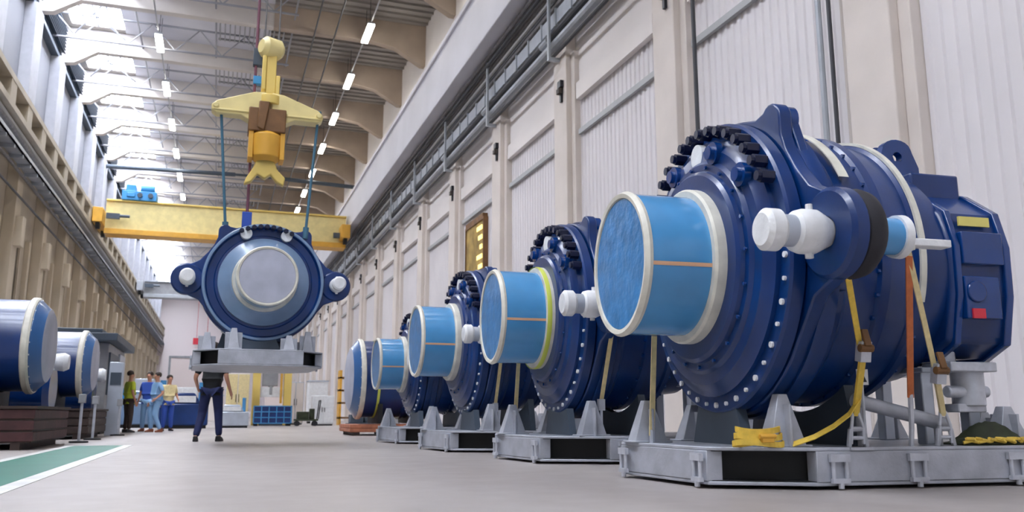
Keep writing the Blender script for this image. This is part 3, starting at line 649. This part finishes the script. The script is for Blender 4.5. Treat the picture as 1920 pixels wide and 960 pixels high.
# ------------------------------------------------------------------ hanging gearbox, frame and hook
HX, HY, HS = .585, 13.8, .775
ZA = 1.50 + H0 * HS
hg = make_gearbox(M['drumend'], False, True); hg.location = (HX + .06, HY + .05, 1.50); hg.rotation_euler = (0, 0, math.radians(92)); hg.scale = (HS,) * 3
tag(hg, 'navy gearbox hanging in the air with its round end facing the camera', 'gearbox')
hp = make_pallet(2.5, 1.0, .36, .45, (ZA - 1.225), .985, True); hp.location = (HX + .03, HY - .05, 1.225); hp.rotation_euler = (0, 0, math.radians(92))
tag(hp, 'grey transport frame hanging under the raised gearbox above the man', 'transport frame')
for s in (-1, 1):
    tag(MB().cyl((HX + s * .65 + .03, HY + .82, ZA + .86), (HX + s * .82, HY + .9, 5.72), .024, 8).cyl((HX + s * .65 + .03, HY + .82, ZA + .80), (HX + s * .66 + .03, HY + .82, ZA + 1.0), .05, 12).cyl((HX + s * .82, HY + .9, 5.6), (HX + s * .82, HY + .9, 5.8), .055, 12).build('lifting_sling', M['teal']),
        'teal sling holding the %s lug of the raised gearbox' % ('left' if s < 0 else 'right'), 'sling', 'slings under the crane hook')
HC = (HX - .04, HY + .9)
t = empty('crane_hook_block', (HC[0], HC[1], 4.35), 0, 'big yellow crane hook block with drooping arms above the raised gearbox', 'crane hook')
K = 4.35
m = MB().lathe([(-.2, 0), (-.2, .12), (-.13, .19), (.13, .19), (.2, .12), (.2, 0)], (0, 0, 2.52), (1, .5, 0), n=28); m.build('sheave', M['cranep'], t)
MB().b2((-.07, -.08, 1.55), (.10, .08, 2.42)).b2((-.14, -.11, 1.72), (-.07, .11, 2.35)).b2((.10, -.10, 1.6), (.17, .10, 2.0)).cyl((.02, 0, 1.45), (.02, 0, 1.62), .2, 20).build('shank', M['crane'], t, .015)
for s in (-1, 1):
    m = MB(); p = [(s * .05, 1.30), (s * .05, 1.66), (s * .25, 1.64), (s * .85, 1.42), (s * .93, 1.34), (s * .93, 1.26), (s * .85, 1.20), (s * .45, 1.20), (s * .3, 1.12)]
    m.prism(p, -.13, .13, 1).b2((min(s * .3, s * .9), -.16, 1.24), (max(s * .3, s * .9), .16, 1.28)).cyl((s * .86, -.18, 1.32), (s * .86, .18, 1.32), .05, 14)
    m.build('arm', M['cranep'], t, .015)
MB().b2((-.32, -.22, .92), (.30, .22, 1.34)).prism([(-.16, 1.45), (.02, 1.45), (-.06, .92), (-.18, .98)], -.26, -.22, 1).build('cross_head', M['brown'], t, .03)  # shading of the yellow block put into a brown colour
MB().lathe([(.42, .17), (.50, .26), (.88, .28), (.95, .2)], (0, 0, 0), (0, 0, 1), n=28).b2((-.30, -.18, .45), (-.22, .18, 1.0)).b2((.22, -.18, .45), (.30, .18, 1.0)).build('hook_nut_housing', M['craneo'], t, .01)
MB().prism([(-.34, .0), (-.30, .12), (-.2, .3), (-.14, .46), (.14, .46), (.2, .3), (.34, .16), (.32, .02), (.2, .08), (.1, .2), (0, .12), (-.12, .2), (-.22, .05)], -.08, .08, 1).build('ramshorn_hook', M['crane'], t, .02)
for dx in (-.12, .12):
    tag(MB().cyl((HC[0] + dx, HC[1], K + 2.5), (HC[0] + dx, 14.7, 12.7), .014, 6).build('wire_rope', M['cable']), 'grey wire rope rising from the yellow hook block', 'wire rope', 'wire ropes of the hook block')
t = empty('pendant_cable', (.30, 14.9, 3.9), 0, 'maroon hanging control cable left of the yellow hook block', 'cable')
MB().cyl((0, 0, 0), (0, 0, 8.6), .025, 8).build('cable', M['violet'], t)
MB().b2((-.05, -.05, 2.7), (.12, .08, 3.02)).mat(1).b2((-.03, -.05, 2.35), (.13, .06, 2.5)).build('control_box', [M['machined'], M['trolley']], t, .01)
MB().b2((-.08, -.05, -.25), (.08, .05, .02)).build('pendant_switch', M['blueshirt'], t, .01)

# ------------------------------------------------------------------ drums of the left row and crates
def big_drum(loc, rz, R, label, parts=2.0, group=None):
    r = empty('hub_drum', loc, rz, label, 'drum', group)
    zc = (1.6 if loc[2] > .4 else 1.38) - loc[2]
    A = (0, 0, zc)
    MB().lathe([(0, 0), (0, R * .70), (.03, R * .78)], A, n=64).build('end_cover', M['drumend'], r)
    MB().lathe([(.03, R * .78), (.05, R * .80), (.18, R * .97), (.20, R * .97)], A, n=64).build('cone_ring', M['cone'], r)
    MB().lathe([(.19, R * .9), (.19, R), (.22, R + .02), (.29, R + .02), (.31, R), (.31, R * .9)], A, n=64).build('rim', M['cream'], r)
    MB().lathe([(.30, R * .97), (1.25, R * .97), (1.25, R * 1.02), (1.32, R * 1.02), (1.32, R * .97), (parts, R * .97), (parts, 0)], A, n=64).build('drum_body', M['navy'], r)
    m = MB()
    for i in range(24):
        a = 2 * PI * i / 24; m.cyl((.195, (R - .03) * math.cos(a), zc + (R - .03) * math.sin(a)), (.175, (R - .03) * math.cos(a), zc + (R - .03) * math.sin(a)), .016, 6)
    m.build('rim_bolts', M['galv'], r)
    for x in (.7, parts - .4):
        q = MB().prism([(-R * .75, 0), (R * .75, 0)] + [(R * .99 * math.sin(math.radians(a)), zc - R * .99 * math.cos(math.radians(a))) for a in range(50, -51, -10)], x - .06, x + .06, 0)
        q.build('saddle', M['dark'], r)
    return r
left_lab = ['large navy drum at the left edge standing on dark crates', 'smaller looking navy drum behind the large left one']
for i, (x, y, R, z) in enumerate([(-2.62, 15.6, .76, .62), (-2.62, 21.2, .74, .62)]):
    d = big_drum((x, y, z), math.radians(180), R, left_lab[i], 2.3, 'navy drums of the left row')
    c = empty('wooden_crate', (x - .9, y, 0), 0, ['dark timber crate under the large left drum', 'dark timber crate under the drum second from the left edge'][i], 'crate', 'crates of the left row')
    m = MB().b2((-1.3, -1.7, .1), (1.05, 1.2, .58))
    m.build('crate_box', M['woodd'], c)
    m = MB()
    for z2 in (.12, .28, .44): m.b2((-1.32, -1.72, z2), (1.07, 1.22, z2 + .13))
    m.build('crate_planks', M['maroon'] if i == 0 else M['woodd'], c, .006)
    for xx in (-1.0, -.1, .85): MB().b2((xx - .06, -1.7, 0), (xx + .06, 1.2, .1)).build('runner', M['woodd'], c)
    MB().b2((-1.35, -1.75, .58), (1.1, 1.25, .62)).build('crate_lid', M['woodd'], c)
    # blue gear unit with a pale cap beside each drum
    g = empty('gear_unit', (x - .75, y + 2.1, 0), 0, ['navy gear unit with a pale round cap between the two left drums', 'navy gear unit behind the second left drum'][i], 'gear unit')
    MB().b2((-.6, -.5, .0), (.5, .5, .45)).build('plinth', M['dark'], g, .01)
    MB().lathe([(0, 0), (0, .45), (.1, .5), (1.0, .5), (1.1, .42), (1.1, 0)], (-.6, 0, .95), n=36).build('casing', M['navy2'], g)
    MB().lathe([(0, .15), (.16, .17), (.24, .13), (.25, 0)], (.5, -.1, 1.45), n=24).b2((.3, -.2, 1.3), (.52, .05, 1.6)).build('round_cap', M['white'], g)
    MB().prism([(-.3, 1.3), (.3, 1.3), (.12, 2.0), (-.12, 2.0)], -.2, .1, 0).build('lug', M['navy'], g, .01)
# cable loops and rods by the left drums
for i, (x, y) in enumerate([(-2.3, 17.2), (-2.3, 19.0), (-2.2, 22.6)]):
    t = empty('floor_stand', (x, y, 0), 0, ['pale upright stand in front of the gap between the left drums', 'thin grey stand just before the second left drum', 'pale stand at the corner of the grey machine'][i], 'stand')
    MB().cyl((0, 0, .02), (0, 0, .75), .025, 10).build('post', M['galv'], t)
    MB().lathe([(0, 0), (0, .16), (.03, .16), (.04, 0)], (0, 0, 0), (0, 0, 1), n=20).build('base', M['dark'], t)
    MB().b2((-.06, -.05, .7), (.06, .05, .86)).build('stand_head', M['machine'], t, .01)
tag(MB().b2((-4.6, 18.2, 0), (-3.2, 18.9, .5)).b2((-4.5, 18.3, .5), (-3.3, 18.8, .62)).build('tool_chest', M['maroon'], None, .01), 'low dark red chest on the floor between the left drums', 'chest')
# grey machine
t = empty('machine_cabinet', (-3.3, 26.4, 0), 0, 'tall grey machine with a dark overhanging top behind the left drums', 'machine')
MB().b2((-1.5, -2.0, .15), (.55, 2.0, 2.35)).build('cabinet_body', M['machine'], t, .02)
MB().b2((-1.7, -2.6, 2.35), (.8, 2.3, 2.55)).b2((-1.5, -2.3, 2.55), (.4, 2.0, 2.68)).build('roof_slab', M['machined'], t, .02)
MB().b2((-1.45, -1.9, 0), (.5, 1.9, .15)).build('plinth', M['dark'], t)
MB().b2((.55, -1.9, 1.0), (.60, .1, 2.1)).build('window', M['machined'], t)
MB().b2((.55, .4, .3), (.60, 1.8, 2.2)).cyl((.6, .55, 1.0), (.6, .55, 1.3), .02, 8).build('door', M['pale'], t, .01)
MB().b2((-1.2, -2.04, .9), (.35, -2.0, 2.1)).mat(1).b2((-.9, -2.06, 1.3), (-.2, -2.04, 1.9)).build('front_panel', [M['pale'], M['machined']], t)
t = empty('control_pillar', (-2.35, 22.85, 0), 0, 'narrow white control pillar at the front corner of the grey machine', 'pillar')
MB().b2((-.16, -.12, 0), (.16, .12, 1.75)).build('pillar_body', M['pale'], t, .015)
MB().b2((-.12, -.14, 1.2), (.12, -.12, 1.5)).build('screen', M['machined'], t)

# fifth drum of the right row on a timber crate
fd = big_drum((3.08, 21.6, .28), 0, .98, 'pale rimmed navy drum on a timber crate beyond the four right gearboxes', 1.9)
t = empty('wooden_crate', (4.0, 21.6, 0), 0, 'orange brown timber crate under the farthest right drum', 'crate')
MB().b2((-.95, -.9, .08), (.95, .9, .24)).build('crate_box', M['wood'], t)
m = MB()
for z2 in (.09, .18): m.b2((-.97, -.93, z2), (.97, .93, z2 + .08))
m.build('crate_planks', M['wood'], t, .006)
for xx in (-.8, 0, .8): MB().b2((xx - .07, -.9, 0), (xx + .07, .9, .08)).build('runner', M['woodd'], t)
MB().lathe([(.60, .952), (.60, .965), (.66, .965), (.66, .952)], (0, 0, 1.10), n=48).build('drum_tape', M['limetape'], fd)

# ------------------------------------------------------------------ people
def skinmesh(name, J, E, root, m, parent, sub=2):
    names = list(J); me = bpy.data.meshes.new(name)
    me.from_pydata([J[n][0] for n in names], [(names.index(a), names.index(b)) for a, b in E], [])
    me.materials.append(m)
    o = bpy.data.objects.new(name, me); C.objects.link(o); o.parent = parent
    sk = o.modifiers.new('skin', 'SKIN'); sk.use_smooth_shade = True
    if not me.skin_vertices: me.attributes  # layer appears with the modifier
    lay = me.skin_vertices[0].data if me.skin_vertices else None
    if lay is None:
        bm = bmesh.new(); bm.from_mesh(me); bm.verts.layers.skin.verify(); bm.to_mesh(me); bm.free(); lay = me.skin_vertices[0].data
    for i, n in enumerate(names):
        r = J[n][1]; lay[i].radius = (r, r) if not isinstance(r, tuple) else r
        lay[i].use_root = (n in root)
    s = o.modifiers.new('sub', 'SUBSURF'); s.levels = sub; s.render_levels = sub
    return o
def person(loc, rz, label, shirt, trous, shoe, pose, H=1.8, group=None):
    r = empty('person', loc, rz, label, 'person', group, H / 1.8)
    p = pose
    V = {'pelvis': ((0, 0, .95), (.14, .10)), 'belly': ((0, .0, 1.10), (.135, .095)), 'chest': ((0, .01, 1.32), (.155, .105)), 'neckb': ((0, 0, 1.47), (.07, .06)),
         'neck': ((0, .0, 1.54), (.052, .052)), 'jaw': ((0, .02, 1.60), (.062, .07)), 'head': ((0, .01, 1.69), (.075, .095)), 'crown': ((0, 0, 1.76), (.06, .07)), 'nose': ((0, .115, 1.665), (.012, .014))}
    Ed = [('pelvis', 'belly'), ('belly', 'chest'), ('chest', 'neckb'), ('neckb', 'neck'), ('neck', 'jaw'), ('jaw', 'head'), ('head', 'crown')]
    for s, sd in ((-1, 'l'), (1, 'r')):
        V['sh' + sd] = ((s * .19, 0, 1.43), .058); V['el' + sd] = (p['el' + sd], .042); V['wr' + sd] = (p['wr' + sd], .027)
        a = Vector(p['wr' + sd]); d = (a - Vector(p['el' + sd])).normalized(); side = Vector((0, 1, 0)) - d * d.y; side.normalize()
        V['pa' + sd] = (tuple(a + d * .05), (.022, .032)); V['pb' + sd] = (tuple(a + d * .085), (.018, .036))
        Ed += [('chest', 'sh' + sd), ('sh' + sd, 'el' + sd), ('el' + sd, 'wr' + sd), ('wr' + sd, 'pa' + sd), ('pa' + sd, 'pb' + sd)]
        for k in range(4):
            b0 = a + d * .085 + side * (.027 - .018 * k); ln = (.07, .08, .075, .058)[k]; cur = Vector((-s * .02, 0, 0))
            for q, (fr_, rr) in enumerate(((0, .009), (.5, .0085), (1, .007))):
                V['f%s%d%d' % (sd, k, q)] = (tuple(b0 + d * ln * fr_ + cur * fr_ * fr_), rr)
            Ed += [('f%s%d0' % (sd, k), 'f%s%d1' % (sd, k)), ('f%s%d1' % (sd, k), 'f%s%d2' % (sd, k)), ('pb' + sd, 'f%s%d0' % (sd, k))]
        th = a + d * .03 + side * .02
        V['t%s0' % sd] = (tuple(th), .011); V['t%s1' % sd] = (tuple(th + side * .03 + d * .03), .010); V['t%s2' % sd] = (tuple(th + side * .035 + d * .06), .008)
        Ed += [('pa' + sd, 't%s0' % sd), ('t%s0' % sd, 't%s1' % sd), ('t%s1' % sd, 't%s2' % sd)]
        V['hi' + sd] = ((s * .10, 0, .90), .095); V['kn' + sd] = (p['kn' + sd], .058); V['an' + sd] = (p['an' + sd], .036)
        an = Vector(p['an' + sd]); V['he' + sd] = (tuple(an + Vector((0, -.02, -.05))), .034); V['to' + sd] = (tuple(an + Vector((s * .03, .16, -.055))), .028)
        Ed += [('pelvis', 'hi' + sd), ('hi' + sd, 'kn' + sd), ('kn' + sd, 'an' + sd), ('an' + sd, 'he' + sd), ('he' + sd, 'to' + sd)]
    Ed += [('head', 'nose')]
    V = {k: v for k, v in V.items()}
    body = skinmesh('body', V, Ed, ('pelvis',), M['skin'], r)
    e = MB()
    for s in (-1, 1):
        e.lathe([(-.012, 0), (-.008, .009), (.004, .011), (.012, 0)], (s * .032, .098, 1.685), (0, 1, 0), 10)
        e.lathe([(-.01, 0), (-.008, .022), (.008, .026), (.01, 0)], (s * .085, 0, 1.675), (1, 0, .2), 12)
    e.box((0, .104, 1.625), (.045, .012, .008)); e.build('face_features', M['skin'], r)
    gr = lambda k, a: (V[k][0], tuple((q + a for q in V[k][1])) if isinstance(V[k][1], tuple) else V[k][1] + a)
    S = {k: gr(k, .018) for k in ('belly', 'chest', 'neckb', 'shl', 'shr')}
    S['hem'] = ((0, 0, .86), (.17, .135)); S['pelvis'] = ((0, 0, .98), (.17, .13)); S['belly'] = ((0, 0, 1.12), (.162, .122))
    for sd in 'lr':
        mid = Vector(V['sh' + sd][0]).lerp(Vector(V['el' + sd][0]), .85); S['md' + sd] = (tuple(mid), .062)
    skinmesh('shirt', S, [('hem', 'pelvis'), ('pelvis', 'belly'), ('belly', 'chest'), ('chest', 'neckb'), ('chest', 'shl'), ('chest', 'shr'), ('shl', 'mdl'), ('shr', 'mdr')], ('pelvis',), shirt, r)
    T = {'pelvis': ((0, 0, .98), (.158, .118)), 'hil': gr('hil', .018), 'hir': gr('hir', .018)}
    Et = [('pelvis', 'hil'), ('pelvis', 'hir')]
    for sd in 'lr':
        T['kn' + sd] = gr('kn' + sd, .024); an = V['an' + sd][0]; T['an' + sd] = ((an[0], an[1], an[2] - .01), .062)
        Et += [('hi' + sd, 'kn' + sd), ('kn' + sd, 'an' + sd)]
    skinmesh('trousers', T, Et, ('pelvis',), trous, r)
    for s, sd in ((-1, 'l'), (1, 'r')):
        an = Vector(p['an' + sd]); f = Vector((s * .03, .22, 0)); b0 = Vector((an.x, an.y, 0)) - f * .35; q = MB()
        sh = [(0, .045), (.3, .045), (.7, .05), (1.0, .04), (1.15, .02)]
        pr = []; 
        for t_, wd in sh:
            c = b0 + f * t_; hh = .10 if t_ < .5 else (.07 if t_ < .9 else .045); pr.append([(c.x - wd, c.y, .0), (c.x + wd, c.y, .0), (c.x + wd * .8, c.y, hh), (c.x - wd * .8, c.y, hh)])
        vs = [v for ring in pr for v in ring]; n = len(pr)
        fs = [(i * 4 + j, i * 4 + (j + 1) % 4, i * 4 + 4 + (j + 1) % 4, i * 4 + 4 + j) for i in range(n - 1) for j in range(4)] + [(0, 1, 2, 3), ((n - 1) * 4 + 3, (n - 1) * 4 + 2, (n - 1) * 4 + 1, (n - 1) * 4)]
        q.add(vs, fs).build('shoe', shoe, r, .012)
    hb = MB().lathe([(-.02, .088), (.02, .098), (.06, .094), (.10, .065), (.12, .02), (.122, 0)], (0, -.012, 1.70), (0, -.25, 1), 24); hb.build('hair', M['hair'], r)
    return r
walk = dict(ell=(-.30, -.05, 1.16), wrl=(-.30, .16, 1.00), elr=(.27, -.10, 1.15), wrr=(.33, .02, .90), knl=(-.17, .10, .50), anl=(-.22, -.08, .09), knr=(.13, .06, .50), anr=(.17, .02, .09))
stand = dict(ell=(-.26, -.03, 1.16), wrl=(-.26, .16, 1.02), elr=(.26, -.03, 1.16), wrr=(.28, .06, .90), knl=(-.11, .03, .50), anl=(-.13, 0, .09), knr=(.11, .03, .50), anr=(.13, 0, .09))
person((-.10, 17.25, 0), math.radians(-12), 'person in black shirt and navy trousers standing legs apart under the raised gearbox', M['shirt'], M['jean'], M['shoe'], walk, 1.85)
person((-2.36, 26.6, 0), math.radians(-60), 'person in a yellow green hi-vis vest and dark trousers beside the grey machine', M['hivis'], M['woodd'], M['shoe'], stand, 1.72)
person((-1.95, 27.9, 0), math.radians(160), 'person in a blue shirt in the middle of the far group', M['blueshirt'], M['lightblue'], M['brownsh'], stand, 1.76)
person((-1.66, 26.8, 0), math.radians(120), 'person in pale blue overalls at the right of the blue shirted one', M['lightblue'], M['lightblue'], M['brownsh'], walk, 1.7)
person((-1.42, 28.6, 0), math.radians(200), 'person in a pale yellow top farthest right in the far group', M['paleyellow'], M['blueshirt'], M['shoe'], stand, 1.7)

# ------------------------------------------------------------------ far floor: machines, cabinets, crates
def cabinet(name, x0, x1, y, h, d, mm, label, cat, dm=None, group=None):
    t = empty(name, ((x0 + x1) / 2, y, 0), 0, label, cat, group); wd = x1 - x0
    MB().b2((-wd / 2, 0, .06), (wd / 2, d, h)).build('carcass', mm, t, .015)
    MB().b2((-wd / 2 + .04, .04, 0), (wd / 2 - .04, d - .04, .06)).build('plinth', M['dark'], t)
    for s in (-1, 1):
        dr = MB().b2((s * wd / 4 - wd / 4 + .02, -.025, .1), (s * wd / 4 + wd / 4 - .02, 0, h - .04)).build('door', dm or mm, t, .006)
        MB().b2((s * .06 - .012, -.05, h * .45), (s * .06 + .012, -.025, h * .6)).build('handle', M['dark'], dr)
    return t
cabinet('storage_cabinet', .35, 1.35, 40, 2.3, .8, M['wallr'], 'cream double door cabinet seen through the gap right of the man', 'cabinet', M['paleyellow'])
cabinet('storage_cabinet', 4.15, 5.1, 40, 1.35, .8, M['white'], 'white cabinet left of the farthest right drum', 'cabinet')
cabinet('storage_cabinet', 3.3, 4.1, 44, 2.1, .8, M['pale'], 'pale tall cabinet behind the dark trolley', 'cabinet', M['wallr'])
# yellow portal press
t = empty('portal_press', (2.35, 41.5, 0), 0, 'yellow portal press with a white panel standing behind the blue mesh crate', 'machine')
for x in (-.65, .75): MB().b2((x - .17, -.25, 0), (x + .17, .25, 3.2)).build('post', M['crane'], t, .02)
MB().b2((-.85, -.3, 3.2), (.95, .3, 3.6)).build('crossbeam', M['craneo'], t, .02)
MB().b2((-.45, -.1, 1.3), (.55, .05, 1.75)).build('white_panel', M['white'], t, .01)
MB().b2((-.4, -.12, 1.8), (.3, .1, 2.9)).cyl((.0, 0, 1.8), (.0, 0, 1.4), .12, 14).build('press_head', M['machine'], t, .02)
MB().b2((-.48, -.3, 0), (.58, .3, .75)).build('press_bed', M['machined'], t, .02)
MB().b2((.40, -.35, 1.0), (.50, -.25, 2.5)).build('hydraulic_pipe', M['craneo'], t)
t = empty('mesh_crate', (2.35, 39.6, 0), 0, 'navy crate with a light blue grid front before the yellow press', 'crate')
MB().b2((-.8, -.5, .12), (.8, .5, .85)).build('crate_box', M['navy'], t)
m = MB()
for i in range(6): m.b2((-.82 + i * .32 - .02 * (i == 5), -.54, .1), (-.78 + i * .32, -.50, .88))
for i in range(4): m.b2((-.82, -.54, .1 + i * .245), (.82, -.50, .14 + i * .245))
m.build('grid_front', M['filmside'], t)
for x in (-.7, .7): MB().b2((x - .08, -.45, 0), (x + .08, .45, .12)).build('foot', M['dark'], t)
def cart(loc, label, mm, s=1.0):
    t = empty('trolley_cart', loc, 0, label, 'trolley', None, s)
    MB().b2((-.5, -.35, .22), (.5, .35, .30)).build('deck', mm, t, .01)
    MB().tube([(.5, -.3, .3), (.58, -.3, 1.1), (.58, .3, 1.1), (.5, .3, .3)], .025, 8).build('push_handle', M['dark'], t)
    for x in (-.38, .38):
        for y in (-.25, .25): MB().cyl((x, y - .025, .11), (x, y + .025, .11), .11, 16).b2((x - .02, y - .03, .11), (x + .02, y + .03, .22)).build('wheel', M['rubber'], t)
    MB().b2((-.4, -.28, .30), (.1, .25, .62)).cyl((.25, 0, .30), (.25, 0, .75), .12, 14).build('load', mm, t, .02)
    return t
cart((3.75, 38.8, 0), 'dark green trolley with a push handle right of the yellow press', M['tarp'])
cart((4.25, 27.0, 0), 'dark grey trolley beside the timber crate of the farthest right drum', M['machined'], .8)
t = empty('rack_shelf', (6.1, 42, 0), 0, 'yellow and brown stacked rack near the right wall beyond the white cabinet', 'rack')
for x in (-.5, .5): MB().b2((x - .05, -.4, 0), (x + .05, .4, 2.6)).build('upright', M['craneo'], t)
for z in (.3, 1.0, 1.6, 2.2): MB().b2((-.55, -.4, z), (.55, .4, z + .08)).build('shelf', M['brown'], t)
def low_machine(x, y, label, mm, mm2, s=1):
    t = empty('machine_unit', (x, y, 0), 0, label, 'machine', None, s)
    MB().b2((-.75, -.5, .1), (.75, .5, .8)).prism([(-.6, .8), (.5, .8), (.3, 1.15), (-.45, 1.15)], -.4, .4, 1).build('machine_body', mm, t, .04)
    MB().b2((-.5, -.45, .84), (.35, -.38, 1.05)).build('window', mm2, t)
    MB().b2((-.7, -.45, 0), (.7, .45, .1)).build('base', M['dark'], t)
    MB().cyl((.5, -.1, .8), (.5, -.1, 1.5), .09, 12).build('column', M['filmside'], t)
    return t
low_machine(-1.1, 33.5, 'navy low machine with pale window between the far group and the man', M['navy'], M['white'], 1.1)
low_machine(-2.6, 36, 'blue grey low machine behind the far group of people', M['hub'], M['pale'], 1.2)
low_machine(.62, 34.5, 'pale grey low machine just right of the man legs', M['pale'], M['white'], .75)
cabinet('storage_cabinet', -3.8, -2.8, 45, 2.2, .8, M['pale'], 'pale cabinet far behind the group of people', 'cabinet')
cabinet('storage_cabinet', -2.4, -1.0, 48, 1.9, .8, M['white'], 'wide white cabinet far behind the navy low machine', 'cabinet')
for i, (x, y, h, mm) in enumerate([(-4.4, 34, 1.3, 'blueshirt'), (-3.9, 38, 1.6, 'trolley'), (-.2, 52, 1.6, 'wallr'), (1.0, 55, 2.0, 'pale'), (3.2, 52, 1.8, 'doorw'), (5.4, 50, 2.4, 'white'), (6.3, 34, 1.6, 'machine')]):
    t = empty('stacked_container', (x, y, 0), 0, ['blue container on the floor left of the far group', 'bright blue container behind the blue one', 'cream container far down the aisle', 'pale grey tall container far down the aisle', 'rose container between press and white cabinets', 'white tall container by the right wall', 'grey container near the wall right of the farthest drum'][i], 'container')
    MB().b2((-.55, -.5, .12), (.55, .5, h)).build('container_body', M[mm], t, .03)
    MB().b2((-.58, -.53, h - .08), (.58, .53, h)).build('lid', M['pale'], t, .01)
    for q in (-.4, .4): MB().b2((q - .08, -.45, 0), (q + .08, .45, .12)).build('foot', M['dark'], t)
# wall signs
tag(MB().b2((9.06, 33.6, 4.3), (9.12, 34.9, 5.0)).mat(1).b2((9.04, 33.8, 4.5), (9.06, 34.5, 4.8)).build('wall_sign', [M['white'], M['red']]), 'small white sign with a red patch on a right wall column', 'sign')
tag(MB().b2((-4.0, 138.4, 11), (-1.5, 138.5, 12)).cyl((-3.5, 138.45, 12), (-3.5, 138.45, 21), .03, 6).cyl((-2, 138.45, 12), (-2, 138.45, 21), .03, 6).build('hanging_sign', M['red']), 'far red board hanging before the end wall', 'sign')
